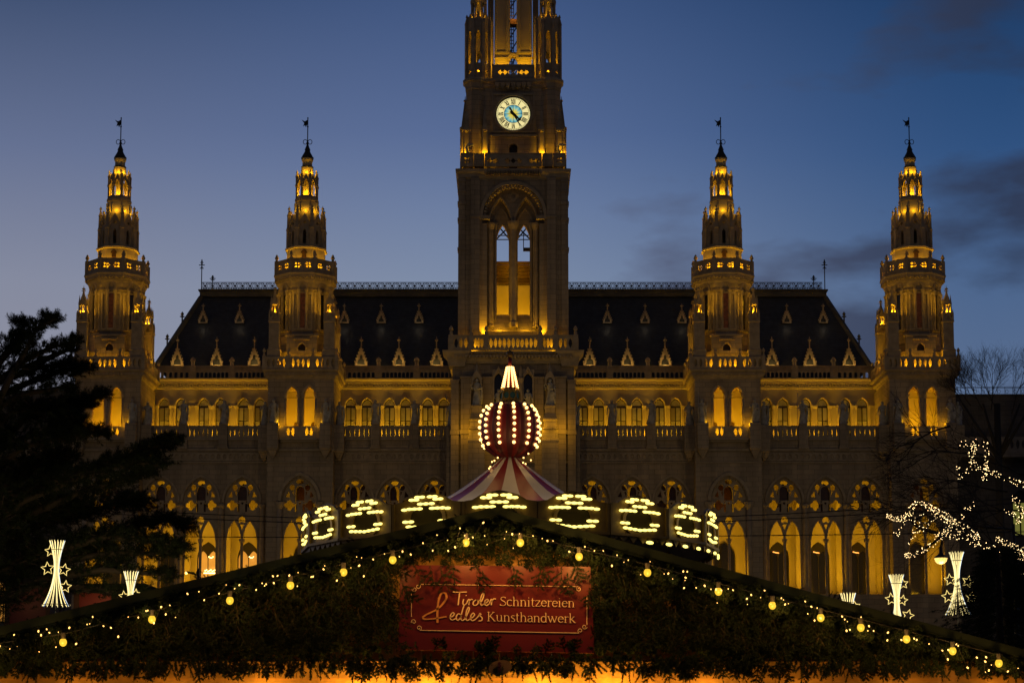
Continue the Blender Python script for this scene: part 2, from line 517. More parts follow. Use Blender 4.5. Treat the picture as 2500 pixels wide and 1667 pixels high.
    b.plate([(-1.45, ter), (1.45, ter), (1.45, z(822, a62)), (-1.45, z(822, a62))], [arch(0, .36, ter + .02, z(852, a62), z(840, a62), 5)], yy, yy + .35, M)
    b.box(-1.45, -1.2, yy + .35, -a62, ter, z(822, a62), M); b.box(1.2, 1.45, yy + .35, -a62, ter, z(822, a62), M)
    b.box(-1.6, 1.6, yy - .1, -a62, z(822, a62), z(818, a62), M)
    b.box(-.75, .75, yy - .22, yy + .1, z(832, a62), z(827, a62), M)
    b.plate(archring(0, .38, z(852, a62), z(839, a62), .16, 5), [], yy - .12, yy, M)
    sub(b, "portal", [M_stone])
    b = MB(); b.box(-.36, .36, yy + .2, yy + .26, ter, z(839, a62), M)
    sub(b, "door", [M_door])
    # corner turrets
    td = r(66, 820)
    for sx in (-1, 1):
        for sy in (-1, 1):
            b = MB(); cx, cy = xc + sx * td, ay + sy * td
            zz = lambda v: z(v, td)
            hwt = r(12.5, 820)
            b.lathe([(hwt * 1.25, ter), (hwt * 1.25, zz(859)), (hwt * 1.32, zz(857)), (hwt * 1.05, zz(853)), (hwt, zz(845)), (hwt, zz(790)), (hwt * 1.12, zz(788)), (hwt * 1.12, zz(785)), (hwt * .7, zz(783)), (hwt * .62, zz(764))], 4, cx, cy)
            for s4 in range(4):
                M4 = Matrix.Translation((cx, cy, 0)) @ Matrix.Rotation(s4 * PI / 2, 4, 'Z')
                b.plate([(-hwt, zz(785)), (hwt, zz(785)), (0, zz(762))], [[(-hwt * .45, zz(783)), (hwt * .45, zz(783)), (0, zz(771))]], -hwt * 1.02, -hwt * .8, M4)
                b.plate([(-hwt * .7, zz(745)), (hwt * .7, zz(745)), (0, zz(728))], [], -hwt * .85, -hwt * .65, M4)
                b.lathe([(hwt * .17, zz(785)), (hwt * .17, zz(768)), (0.01, zz(757))], 4, -hwt * .9, -hwt * .9, M=M4)
                b.lathe([(hwt * .15, zz(766)), (hwt * .15, zz(745)), (hwt * .17, zz(744)), (0.01, zz(722))], 4, -hwt * .62, -hwt * .62, M=M4)
            b.lathe([(hwt * .22, zz(766)), (hwt * .22, zz(744))], 6, cx, cy)
            b.lathe([(hwt * .7, zz(746)), (hwt * .62, zz(742)), (hwt * .2, zz(718)), (hwt * .1, zz(708)), (hwt * .28, zz(706.5)), (hwt * .28, zz(704.5)), (hwt * .06, zz(703)), (.01, zz(697))], 4, cx, cy)
            b.box(cx - hwt * .4, cx + hwt * .4, cy - .04, cy + .04, zz(711), zz(709.5))
            sub(b, "corner_turret", [M_trim])
    # gallery cornice
    def oz(v, a): return z(v, a)
    b = MB()
    A = [(61, 700), (63, 696), (64, 690), (67, 684), (68, 678), (72, 674), (73, 668), (74.5, 665), (74, 661)]
    b.lathe([(r(a, v), z(v, r(a, v))) for a, v in A], 8, xc, ay)
    for k in range(8):
        aa = r(70, 678)
        M = Matrix.Translation((xc, ay, 0)) @ Matrix.Rotation(k * PI / 4, 4, 'Z')
        e = aa * math.tan(PI / 8)
        for i in range(7):
            x = -e + 2 * e * (i + .5) / 7
            b.box(x - .07, x + .07, -aa - .12, -aa + .1, z(679, aa), z(673.5, aa), M)
    sub(b, "gallery_cornice", [M_trim])
    # gallery balustrade
    ga = r(70, 648)
    g0, g1 = z(661, ga), z(632, ga)
    e = ga * math.tan(PI / 8)
    for k in range(8):
        M = Matrix.Translation((xc, ay, 0)) @ Matrix.Rotation(k * PI / 4, 4, 'Z')
        zm = (g0 + g1) / 2
        b = MB()
        holes = []
        for cx in (-e * .46, e * .46):
            for q4 in range(4):
                t = q4 * PI / 2 + PI / 4
                holes.append(ell(cx + .2 * math.cos(t), zm + .2 * math.sin(t), .115, n=8))
            holes.append(ell(cx + (.33 if cx < 0 else -.33), zm, .07, n=6))
        b.plate(rect(-e * .9, e * .9, g0, g1), holes, -ga, -ga + .18, M)
        b.box(-e * .9, e * .9, -ga - .05, -ga + .22, g1, g1 + .1, M)
        sub(b, "gallery_balustrade", [M_trim])
        b = MB()
        Mp = Matrix.Translation((xc, ay, 0)) @ Matrix.Rotation(k * PI / 4 + PI / 8, 4, 'Z')
        R_ = ga / math.cos(PI / 8)
        b.lathe([(.2, g0), (.2, g1 + .15), (.1, g1 + .2), (.1, g1 + .32), (.17, g1 + .42), (.17, g1 + .55), (.1, g1 + .62), (.13, g1 + .66), (.02, g1 + .85)], 6, 0, -R_ + .09, M=Mp)
        sub(b, "finial_post", [M_trim])
    # lit drum, flange
    b = MB()
    b.lathe([(r(45, 628), g0 - .1), (r(45, 628), z(606, r(45, 606))), (r(49, 604), z(604, r(49, 604))), (r(49.5, 601), z(600.5, r(49, 601))), (r(44, 598), z(598, r(44, 598)))], 8, xc, ay)
    sub(b, "upper_drum", [M_plaster])
    b = MB(); a = r(45, 620)
    M = Matrix.Translation((xc, ay - a, 0))
    b.plate(archring(0, .2, z(618, a), z(612, a), .1, 4), [], -.1, 0, M)
    b.plate(arch(0, .2, g0, z(618, a), z(612, a), 4), [], -.04, 0, M)
    sub(b, "gallery_door", [M_wood])
    # arcaded stage
    for k in range(8):
        M = Matrix.Translation((xc, ay, 0)) @ Matrix.Rotation(k * PI / 4, 4, 'Z')
        a = r(42, 570); e = a * math.tan(PI / 8)
        zz = lambda v: z(v, a)
        b = MB()
        b.plate([(-e, zz(598)), (e, zz(598)), (e, zz(545)), (e * .6, zz(540)), (0, zz(519)), (-e * .6, zz(540)), (-e, zz(545))],
                [arch(0, .17, zz(594), zz(568), zz(558), 4), foil(0, zz(543), .16, 4, 12)], -a, -a + .28, M)
        b.plate([(-e * .95, zz(550)), (0, zz(519)), (e * .95, zz(550)), (e * .62, zz(550)), (0, zz(529)), (-e * .62, zz(550))], [], -a - .1, -a - .002, M)
        b.plate([(-.62, zz(560)), (-.32, zz(560)), (-.32, zz(566)), (-.47, zz(584)), (-.62, zz(566))], [], -a - .08, -a - .002, M)
        b.plate([(.32, zz(560)), (.62, zz(560)), (.62, zz(566)), (.47, zz(584)), (.32, zz(566))], [], -a - .08, -a - .002, M)
        sub(b, "arcade_face", [M_trim])
        Mp = Matrix.Translation((xc, ay, 0)) @ Matrix.Rotation(k * PI / 4 + PI / 8, 4, 'Z')
        R_ = a / math.cos(PI / 8)
        b = MB()
        b.lathe([(.21, zz(600)), (.2, zz(558)), (.24, zz(556)), (.17, zz(548)), (.15, zz(522)), (.19, zz(520)), (.12, zz(516)), (.05, zz(507)), (.11, zz(504)), (.11, zz(502)), (.03, zz(500)), (.01, zz(496))], 4, 0, -R_ + .05, M=Mp)
        b.box(-.2, .2, -R_, -R_ + .06, zz(512), zz(510), Mp)
        sub(b, "pinnacle", [M_trim])
    b = MB()
    b.lathe([(r(34, 560), z(556)), (r(30, 540), z(545)), (r(27, 520), z(520)), (r(26, 500), z(498))], 8, xc, ay)
    for k in range(8):
        Mp = Matrix.Translation((xc, ay, 0)) @ Matrix.Rotation(k * PI / 4 + PI / 8, 4, 'Z')
        b.box(-.09, .09, -r(31, 510), -r(25, 510), z(524), z(500), Mp)
    sub(b, "spire_base", [M_plaster])
    b = MB()
    b.lathe([(r(26, 500), z(498)), (r(28, 497), z(496)), (r(28, 490), z(490)), (r(25.5, 488), z(488)), (r(25.5, 483), z(483.5))], 8, xc, ay)
    sub(b, "lantern_floor", [M_trim])
    b = MB()
    b.lathe([(r(8.5, 480), z(483.5)), (r(8.5, 440), z(428))], 8, xc, ay)
    sub(b, "lantern_core", [M_plaster])
    lr = r(23.5, 465)
    for k in range(8):
        M = Matrix.Translation((xc, ay, 0)) @ Matrix.Rotation(k * PI / 4, 4, 'Z')
        Mp = Matrix.Translation((xc, ay, 0)) @ Matrix.Rotation(k * PI / 4 + PI / 8, 4, 'Z')
        e = lr * math.tan(PI / 8); zz = lambda v: z(v, lr)
        b = MB()
        b.lathe([(.13, zz(484)), (.11, zz(480)), (.11, zz(454)), (.17, zz(451)), (.17, zz(448)), (.12, zz(446)), (.12, zz(430)), (.16, zz(428)), (.05, zz(420)), (.09, zz(418)), (.02, zz(412))], 6, 0, -lr / math.cos(PI / 8), M=Mp)
        sub(b, "lantern_column", [M_trim])
        b = MB()
        b.plate([(-e, zz(455)), (-e * .62, zz(455))] + [(x * 1.0, zz(vv)) for x, vv in ((-e * .55, 446), (-e * .3, 440), (0, 436), (e * .3, 440), (e * .55, 446))] + [(e * .62, zz(455)), (e, zz(455)), (e, zz(443)), (0, zz(422)), (-e, zz(443))], [], -lr, -lr + .14, M)
        sub(b, "lantern_gable", [M_trim])
    b = MB()
    b.lathe([(r(20, 440), z(436)), (r(17, 430), z(428)), (r(15, 425), z(424)), (r(14, 412), z(411)), (r(12, 409), z(408)), (r(11.5, 400), z(398)), (r(14, 392), z(392)), (r(14, 389), z(389))], 12, xc, ay)
    sub(b, "collar", [M_plaster])
    b = MB()
    b.lathe([(r(14.5, 427), z(410.5)), (r(14.8, 410), z(408.5)), (r(13, 409), z(407.5))], 12, xc, ay)
    sub(b, "collar_ring", [M_copper])
    b = MB()
    b.lathe([(r(14.5, 388), z(389)), (r(14, 384), z(386)), (r(12, 380), z(381)), (r(8, 374), z(374)), (r(6, 368), z(369)), (r(7, 366), z(366.5)), (r(5.5, 363), z(363)), (r(3.5, 358), z(358)), (r(2, 352), z(352)), (.04, z(346))], 12, xc, ay, smooth=True)
    for k in range(8):
        b.box(-.08, .08, -r(15, 388), -r(13, 388), z(389), z(384.5), Matrix.Translation((xc, ay, 0)) @ Matrix.Rotation(k * PI / 4, 4, 'Z'))
    sub(b, "spire_cap", [M_copper])
    # weathervane
    b = MB()
    b.tube([(xc, ay, z(352)), (xc, ay, z(287))], .05, 6)
    b.ball((xc, ay, z(350)), .14); b.ball((xc, ay, z(310)), .09); b.ball((xc, ay, z(289)), .07)
    for sx in (-1, 1):
        for (ry, dz_) in ((.26, 347),):
            c = Vector((xc + sx * .24, ay, z(dz_)))
            b.tube([c + Vector((.2 * math.cos(t), 0, .24 * math.sin(t))) for t in [2 * PI * i / 10 for i in range(10)]], .035, 5, closed=True)
    b.plate([(xc - .02, z(293)), (xc - .02, z(303)), (xc - .2, z(311)), (xc - .28, z(306)), (xc - .45, z(309)), (xc - .36, z(301)), (xc - .62, z(293)), (xc - .3, z(297))], [], ay - .03, ay + .03)
    sub(b, "weathervane", [M_iron])
    # lamps: loggia, terrace, turrets, gallery, lantern
    def L(dx, dy, zz, p, size=.12, color=AMBER):
        return lamp("POINT", "floodlight", (xc + dx, ay + dy, zz), p, color, tw, size=size)
    L(-.9, -1.2, zf + .5, 400, .25); L(.9, -1.2, zf + .5, 400, .25); L(-48 * q, -3.15 - .6, H(1036, YT), 22); L(48 * q, -3.15 - .6, H(1036, YT), 22)
    for sx in (-1, 1):
        L(sx * 1.78, -3.1, ter + .12, 130, .08); L(sx * .75, -3.12, ter + .12, 80, .08); L(sx * 2.9, -2.9, ter + .5, 60, .1) if False else None
        L(sx * 3.1, -1.0, ter + .2, 220); L(sx * 3.1, 1.0, ter + .2, 220)
        for sy in (-1, 1):
            L(sx * td * .98, sy * td - (hwt * .42 if sy < 0 else hwt * .42), z(764, td) + .0, 130, .08)
    for k in range(8):
        t = k * PI / 4 + PI / 8
        R_ = r(61, 640)
        if math.cos(t) > -0.5: L(R_ * math.sin(t), -R_ * math.cos(t), g0 + .35, 115, .1)
        if math.cos(t) > 0: L(r(88, 700) * math.sin(t), -r(88, 700) * math.cos(t), z(740), 22, .3)
        if math.cos(t) > -0.5: L(r(33, 510) * math.sin(k * PI / 4), -r(33, 510) * math.cos(k * PI / 4), z(521), 13, .06)
    for k in (-1, 0, 1, 3, 5):
        t = k * PI / 4
        L(r(17, 470) * math.sin(t), -r(17, 470) * math.cos(t), z(475), 26, .06)
        L(r(21, 420) * math.sin(t), -r(21, 420) * math.cos(t), z(424), 16, .05)
    return tw

# ---- tracery plate of one big arched opening: quatrefoils above, two lancets below
def tracery(cx, y, q, hwpx, parent, origin, apex=1166, lower=True):
    h = lambda v: H(v, y)
    b = MB()
    holes = [ell(cx, h(apex + 12.5), 9.5 * q, 6.2 * q, 12), arch(cx, 11 * q, h(1221), h(1198), h(1186), 6), ell(cx, h(1228), 3 * q, n=8)]
    for s_ in (-1, 1):
        holes += [ell(cx + s_ * 18.5 * q, h(1190), 6.6 * q, 7.6 * q, 12), [(cx + s_ * 14 * q, h(1199)), (cx + s_ * 19 * q, h(1200)), (cx + s_ * 14 * q, h(1212))],
                  [(cx + s_ * 24 * q, h(1214)), (cx + s_ * 35 * q, h(1212)), (cx + s_ * 26 * q, h(1198))],
                  rect(*sorted((cx + s_ * 7 * q, cx + s_ * 12 * q)), h(1249), h(1229)),
                  foil(cx + s_ * 25 * q, h(1233), 13 * q, 4, 24, 0, .34), ell(cx + s_ * 10 * q, h(1224), 2.2 * q, n=6)]
    b.plate(dedupe(arch(cx, hwpx * q, h(1256), h(1225), h(apex), 9)), holes, y, y + .22)
    b.build("tracery", [M_trim], parent, origin)
    b = MB()
    out = rect(cx - (hwpx - .5) * q, cx + (hwpx - .5) * q, h(1452), h(1256.5))
    w2 = (hwpx - 6) * q / 2
    holes = []
    for sx in (-1, 1):
        c2 = cx + sx * (w2 + 1.6 * q)
        holes.append(arch(c2, w2 - .6 * q, h(1450), h(1318), h(1270), 7))
    holes.append([(cx - 9 * q, h(1270)), (cx - 6 * q, h(1263)), (cx, h(1260)), (cx + 6 * q, h(1263)), (cx + 9 * q, h(1270)), (cx + 7 * q, h(1276)), (cx, h(1273)), (cx - 7 * q, h(1276))][::-1])
    holes.append([(cx - 5.5 * q, h(1279)), (cx + 5.5 * q, h(1279)), (cx, h(1294))][::-1])
    b.plate(out, holes, y - .05, y + .25)
    b.plate(archring(cx, (hwpx - 6) * q, h(1318), h(1256), 4.5 * q, 8), [], y - .16, y - .052)
    b.build("lancet_tracery", [M_trim], parent, origin)
    b = MB()
    b.lathe([(.2, h(1452)), (.13, h(1447)), (.13, h(1326)), (.26, h(1319)), (.26, h(1315))], 8, cx, y + .1, smooth=False)
    b.build("mullion", [M_trim], parent, origin)

X2 = P(1253 - 519, 985, YT).x - XC
X1 = P(1253 - 991, 985, YT).x - XC
X3 = P(1253 + 524, 985, YT).x - XC
X4 = P(1253 + 1000, 985, YT).x - XC
tower0 = make_tower(XC + X2)
M_side = []
for dx in (X1, X3, X4):
    t = copy_tree(tower0, hall, tower0.location + Vector((dx - X2, 0, 0)))
for t in [o for o in hall.children if o.name.startswith("side_tower")]:
    t["label"] = "slender stone side tower with lit gallery, arcaded octagon and dark weathervane cap"

# ================================================================= wings
def wing(sgn, kind):
    sx = sgn
    if kind == "inner":
        bays = [193, 290, 387]; x0, x1 = 140, 442
        wins = [169.4, 208.7, 263, 302, 357, 396.6]; posts = [236, 329]; xw0, xw1 = 140, 436
        peds = [242, 338]
    else:
        bays = [662, 763, 862]; x0, x1 = 596, 918
        wins = [618.5, 658.5, 714, 755.4, 811, 852.4]; posts = [687.5, 783]; xw0, xw1 = 590, 905
        peds = [710, 809]
    q = mpp(1200, YP); qw = mpp(1000, YW)
    X = lambda d: XC + sx * d * q
    XW = lambda d: XC + sx * d * qw
    lo = lambda a, b: (min(a, b), max(a, b))
    org_ = (XC, 178, 0)
    a, b = lo(X(x0), X(x1))
    ztop = H(1071, YP)
    # arcade front
    m = MB()
    holes = [arch(X(d), 42.5 * q, H(1452, YP), H(1225, YP), H(1166, YP), 9) for d in bays]
    holes += [arch(X(d), 26 * q, .3, H(1560, YP), H(1530, YP), 6) for d in bays]
    m.plate(rect(a, b, 0, H(1098, YP)), holes, YP, YP + .6)
    m.build("arcade_wall", [M_stone], hall, org_)
    m = MB(); m.box(a, b, YP + .12, YP + .6, H(1098, YP), ztop)
    m.build("terrace_wall", [M_stone], hall, org_)
    m = MB()
    m.box(a, b, YP - .18, YP + .14, H(1101, YP), H(1095, YP))
    m.box(a, b, YP - .12, YP - .002, H(1130, YP), H(1126.5, YP))
    m.box(a, b, YP - .08, YP + .12, H(1074, YP), H(1070, YP))
    m.build("string_course", [M_trim], hall, org_)
    # frieze of small blind roundels
    m = MB()
    n = int((b - a) / .56)
    m.plate(rect(a, b, H(1125, YP), H(1105, YP)), [ell(a + (b - a) * (i + .5) / n, H(1115, YP), .19, .27, 10) for i in range(n)], YP - .1, YP - .002)
    m.build("blind_frieze", [M_trim], hall, org_)
    # terrace balustrade in front with pedestals
    m = MB()
    zb0, zb1 = ztop, H(1041, YP)
    edges = sorted([X(x0 + 4), *[X(p) for p in peds], X(x1 - 3)])
    for i in range(len(edges) - 1):
        e0, e1 = edges[i] + .42, edges[i + 1] - .42
        if e1 - e0 < .6: continue
        m = MB()
        k = max(2, int((e1 - e0) / .42))
        m.plate(rect(e0, e1, zb0, zb1), [lens(e0 + (e1 - e0) * (j + .5) / k, zb0 + .62, .062, .42, 3) for j in range(k)], YP, YP + .2)
        m.box(e0, e1, YP - .06, YP + .26, zb1, zb1 + .08)
        m.build("terrace_balustrade", [M_trim], hall, org_)
    for p in peds:
        m = MB()
        x = X(p)
        m.box(x - .42, x + .42, YP - .3, YP + .4, H(1093, YP), H(1040, YP))
        m.box(x - .5, x + .5, YP - .38, YP + .45, H(1096, YP), H(1091, YP))
        m.box(x - .36, x + .36, YP - .28, YP + .36, H(1040, YP), H(1035, YP))
        m.build("pedestal", [M_stone], hall, org_)
        STATUE_SPOTS.append((x, YP + .03, H(1035, YP), kind, sgn, p))
    # terrace floor
    m = MB(); m.box(a, b, YP + .6, YW, ztop - .45, ztop - .05)
    m.build("terrace_floor", [M_stone], hall, org_)
    # bays: mouldings, tracery, colonnettes, loggia
    for i, d in enumerate(bays):
        x = X(d)
        m = MB(); m.plate(archring(x, 43.5 * q, H(1225, YP), H(1164, YP), 5 * q, 10), [], YP - .16, YP - .002)
        m.build("arch_moulding", [M_trim], hall, org_)
        tracery(x, YP + .28, q, 42.5, hall, org_)
        m = MB(); m.plate(rect(x - 41 * q, x + 41 * q, H(1468, YP), H(1452, YP)), [ell(x + (j - 3.5) * 10 * q, H(1460, YP), 3.2 * q, 5 * q, 8) for j in range(8)], YP + .02, YP + .2)
        m.build("loggia_balustrade", [M_trim], hall, org_)
    for d in [bays[0] - (bays[1] - bays[0]) / 2, (bays[0] + bays[1]) / 2, (bays[1] + bays[2]) / 2, bays[2] + (bays[1] - bays[0]) / 2]:
        m = MB(); x = X(d)
        if not (a + .2 < x < b - .2): continue
        m.lathe([(.3, H(1452, YP)), (.22, H(1445, YP)), (.22, H(1242, YP)), (.36, H(1235, YP)), (.36, H(1231, YP))], 8, x, YP - .1)
        m.build("pier_column", [M_trim], hall, org_)
        # transverse arch inside the loggia
        m = MB()
        t = Matrix.Translation((x - .32, 0, 0)) @ Matrix.Rotation(PI / 2, 4, 'Z')
        m.plate(rect(YP + .6, YP + 4.8, H(1452, YP), H(1165, YP) - .2), [arch(YP + 2.7, 1.45, H(1452, YP) + .01, H(1270, YP), H(1205, YP), 7)], -.32, .32, Matrix.Translation((x, 0, 0)) @ Matrix(((0, 1, 0, 0), (1, 0, 0, 0), (0, 0, 1, 0), (0, 0, 0, 1))))
        m.build("transverse_arch", [M_plaster], hall, org_)
    # loggia back wall, ceiling, floor
    yb = YP + 4.8
    m = MB()
    qb = mpp(1300, yb)
    holes = []
    XB = lambda d: XC + sx * d * mpp(1200, YP)
    for d in bays:
        holes.append(arch(XB(d), 27 * q, H(1450, yb), H(1362, yb), H(1322, yb), 7))
    m.plate(rect(a, b, H(1500, YP), H(1150, YP)), holes, yb, yb + .4)
    m.build("loggia_back_wall", [M_plaster], hall, org_)
    m = MB(); m.box(a, b, YP + .6, yb, H(1166, YP) - .15, H(1166, YP) + .25)
    m.box(a, b, YP + .6, yb, H(1452, YP) - .4, H(1452, YP))
    m.build("loggia_vault", [M_plaster], hall, org_)
    lit_room = (sgn < 0 and kind == "outer")
    for i, d in enumerate(bays):
        x = XB(d)
        w = MB()
        z0, z1 = H(1450, yb), H(1322, yb)
        w.plate(arch(x, 27 * q, z0, H(1362, yb), z1, 7), [arch(x + s_ * 12.8 * q, 12 * q, z0 + .1, H(1362, yb) - .1, z1 - (.9), 5) for s_ in (-1, 1)], yb + .16, yb + .26)
        win = w.build("loggia_window", [M_wframe], hall, org_)
        w = MB(); w.plate(arch(x, 26.5 * q, z0, H(1362, yb), z1 - .05, 7), [], yb + .28, yb + .32)
        w.build("pane", [M_litglass if (lit_room and i < 2) else M_dglass], win, org_)
        if not lit_room and kind == 'outer':
            w = MB(); w.tube([(x - .5, yb + .1, H(1346, yb)), (x - .2, yb + .1, H(1348, yb)), (x + .1, yb + .1, H(1349, yb))], .05, 5); w.build("wall_lamp", [M_ember], win, org_)
        if lit_room and i < 2:
            chandelier(x + .3, yb + .10, H(1392, yb), win, org_, q)
        yc2 = YP + 1.3
        yc2 = YP + (.62 if kind == "outer" else 1.3)
        for off in ((2,) if kind == "outer" else (-10, 23)):
            xx = X(d) - sx * off * q; z0, z1 = H(1252, yc2), H(1180, yc2)
            w = MB()
            w.plate(arch(xx, 13.5 * q, z0, H(1205, yc2), z1, 7), [rect(xx - 12 * q, xx + 12 * q, z0 + .08, H(1226, yc2)), arch(xx, 12 * q, H(1223, yc2), H(1205, yc2), z1 - .1, 6)], yc2, yc2 + .08)
            win = w.build("clerestory_window", [M_wframe], hall, org_)
            w = MB(); w.plate(arch(xx, 13.3 * q, z0, H(1205, yc2), z1 - .04, 7), [], yc2 + .09, yc2 + .11)
            w.build("pane", [M_brown], win, org_)
        P_LOG.append((x, kind, sgn))
    # upper wall, lit
    wa, wb = lo(XW(xw0), XW(xw1))
    z0 = ztop - .05
    m = MB()
    m.plate(rect(wa, wb, z0, H(950, YW)), [arch(XW(d), 12.8 * qw, z0 + .02, H(991, YW), H(972.5, YW), 6) for d in wins], YW, YW + .5)
    m.build("upper_wall", [M_plaster], hall, org_)
    for d in wins:
        x = XW(d)
        w = MB()
        zi = H(992, YW)
        w.plate(arch(x, 12.8 * qw, z0 + .02, H(991, YW), H(972.5, YW), 6),
                [rect(x - 11.0 * qw, x - 1.4 * qw, z0 + .1, zi - .1), rect(x + 1.4 * qw, x + 11.0 * qw, z0 + .1, zi - .1), dedupe(arch(x, 11.2 * qw, zi + .08, H(990, YW), H(974.5, YW), 5))], YW + .24, YW + .32)
        win = w.build("window", [M_wframe], hall, org_)
        for s_ in (-1, 1):
            w = MB()
            for j in range(3):
                zz0 = z0 + .1 + (zi - .18 - z0) * j / 3; zz1 = z0 + .1 + (zi - .18 - z0) * (j + 1) / 3
                w = MB(); w.box(*lo(x + s_ * 1.1 * qw, x + s_ * 11.4 * qw), YW + .27, YW + .29, zz0 + .03, zz1 - .03)
                w.build("pane", [GLS[(int(d) + j + s_) % 3]], win, org_)
            
        w = MB(); w.plate(dedupe(arch(x, 11.6 * qw, zi + .06, H(990, YW), H(974.5, YW), 5)), [], YW + .27, YW + .29)
        w.build("pane", [M_glass], win, org_)
        w = MB(); w.plate(archring(x, 13.2 * qw, H(991, YW), H(972.3, YW), 1.6 * qw, 8), [], YW - .22, YW - .002)
        w.plate(archring(x, 14.8 * qw, H(991, YW), H(970.5, YW), 4.3 * qw, 8), [], YW - .12, YW - .002)
        w.build("window_hood", [M_plaster], hall, org_)
        for s_ in (-1, 1):
            w = MB(); cx = x + s_ * 15.6 * qw
            w.lathe([(.085, z0), (.085, H(999, YW)), (.15, H(993, YW)), (.17, H(990.5, YW))], 8, cx, YW - .12)
            w.lathe([(.085, z0), (.085, H(999, YW)), (.15, H(993, YW)), (.17, H(990.5, YW))], 8, cx + s_ * 3.0 * qw, YW - .1)
            w.build("colonnette", [M_plaster], hall, org_)
    # impost band and wing cornice
    m = MB()
    for i in range(0, 6, 2):
        a1 = XW(wins[i + 1] + 18); b1 = XW(wins[i + 2] - 18) if i < 4 else XW(xw1)
        l_, h_ = lo(a1, b1)
        if h_ - l_ > .1: m.box(l_, h_, YW - .08, YW - .002, H(993, YW), H(990, YW))
    m.build("impost_band", [M_plaster], hall, org_)
    m = MB()
    prof = [(0.0, 950), (.14, 949), (.16, 944.5), (.05, 944), (.06, 938), (.38, 937), (.40, 932), (.62, 930), (.66, 926.5), (.0, 926)]
    poly = [(YW - o, H(v, YW)) for o, v in prof]
    M_ = Matrix(((0, 1, 0, 0), (1, 0, 0, 0), (0, 0, 1, 0), (0, 0, 0, 1)))
    m.plate(poly + [(YW + .5, H(926, YW)), (YW + .5, H(950, YW))], [], wa, wb, M_)
    n = int((wb - wa) / .3)
    for i in range(n):
        x = wa + (wb - wa) * (i + .5) / n
        m.box(x - .075, x + .075, YW - .34, YW - .05, H(943, YW), H(938, YW))
    m.build("wing_cornice", [M_plaster], hall, org_)
    m = MB()
    zb0, zb1 = H(926, YW), H(896, YW)
    pw = sorted([wa, *[XW(p) for p in posts], wb])
    for i in range(len(pw) - 1):
        e0, e1 = pw[i] + .3, pw[i + 1] - .3
        m = MB()
        k = 8
        m.plate(rect(e0, e1, zb0, zb1), [arch(e0 + (e1 - e0) * (j + .5) / k, .15, zb0 + .12, zb0 + .55, zb0 + .68, 3) for j in range(k)] , YW - .3, YW - .12)
        m.plate(rect(e0, e1, zb1 - .32, zb1 - .08), [ell(e0 + (e1 - e0) * (j + .5) / 16, zb1 - .2, .09, n=6) for j in range(16)], YW - .36, YW - .302)
        m.box(e0, e1, YW - .36, YW - .08, zb1, zb1 + .08)
        m.build("attic_balustrade", [M_trim], hall, org_)
    for p in posts:
        m = MB(); x = XW(p)
        m.box(x - .3, x + .3, YW - .42, YW - .05, zb0, zb1 + .05)
        m.lathe([(.2, zb1 + .05), (.16, zb1 + .2), (.16, zb1 + .5), (.24, zb1 + .56), (.2, zb1 + .75), (.05, zb1 + .95)], 6, x, YW - .24)
        m.build("attic_post", [M_trim], hall, org_)
    # strip of floodlights on the terrace
    xm = (wa + wb) / 2
    lamp("AREA", "terrace_floodlight", (xm, YW - 1.3, z0 + .2), 520, AMBER, hall, target=(xm, YW - .35, z0 + 3.4), size=(wb - wa) * .96, size_y=.25)

P_LOG = []
GLS = [M_glass, material("curtained_glass", (.20, .18, .12), .5), material("pale_curtain_glass", (.32, .30, .22), .5)]
M_ember = emitter("wall_lamp", (1, .35, .06), 2.5)
STATUE_SPOTS = []
M_crystal = emitter("chandelier_glow", (1.0, 0.62, 0.2), 9.0)
def chandelier(x, y, zc, parent, origin, q):
    m = MB()
    for i in range(9):
        m.ball((x - .55 + i * .14, y, zc + .08 * math.sin(i * 2.1)), .055, 6, 4)
    for i in range(4):
        m.ball((x - .2 + i * .13, y, zc + 1.3 + .06 * math.cos(i * 2)), .05, 6, 4)
    m.box(x - .7, x + .75, y + .04, y + .05, zc - .28, zc - .2)
    m.build("chandelier", [M_crystal], parent, origin)
for sgn in (-1, 1):
    wing(sgn, "inner"); wing(sgn, "outer")
for (x, kind, sgn) in P_LOG:
    lamp("AREA", "loggia_lamp", (x, YP + 1.0, H(1440, YP)), 220, AMBER, hall, target=(x, YP + 2.6, H(1180, YP)), size=1.8, size_y=.5)
    lamp("POINT", "loggia_lamp", (x, YP + 2.2, H(1268, YP)), 75, AMBER, hall, size=.3)
for dx in (X1, X2, X3, X4):
    lamp("AREA", "loggia_lamp", (XC + dx, YT + 1.1, H(1436, YT)), 300, AMBER, hall, target=(XC + dx, YT + 2.6, H(1180, YT)), size=1.8, size_y=.5)
    lamp("POINT", "loggia_lamp", (XC + dx, YT + 2.2, H(1262, YT)), 90, AMBER, hall, size=.3)
# inner windows of the tower loggias
for dx in (X1, X2, X3, X4):
    x = XC + dx; q = mpp(1200, YT); yb = YT + 4.6
    for (hw_, v0, vs, va, mt) in ((27, 1452, 1362, 1322, M_dglass), (21, 1262, 1208, 1176, M_brown)):
        w = MB(); w.plate(arch(x, hw_ * q, H(v0, yb), H(vs, yb), H(va, yb), 7), [arch(x, (hw_ - 2) * q, H(v0, yb) + .1, H(vs, yb), H(va, yb) - .15, 6)], yb - .12, yb - .04)
        win = w.build("loggia_window", [M_wframe], hall, (XC, 178, 0))
        w = MB(); w.plate(arch(x, hw_ * q, H(v0, yb), H(vs, yb), H(va, yb), 7), [], yb - .03, yb - .004)
        w.build("pane", [mt], win, (XC, 178, 0))

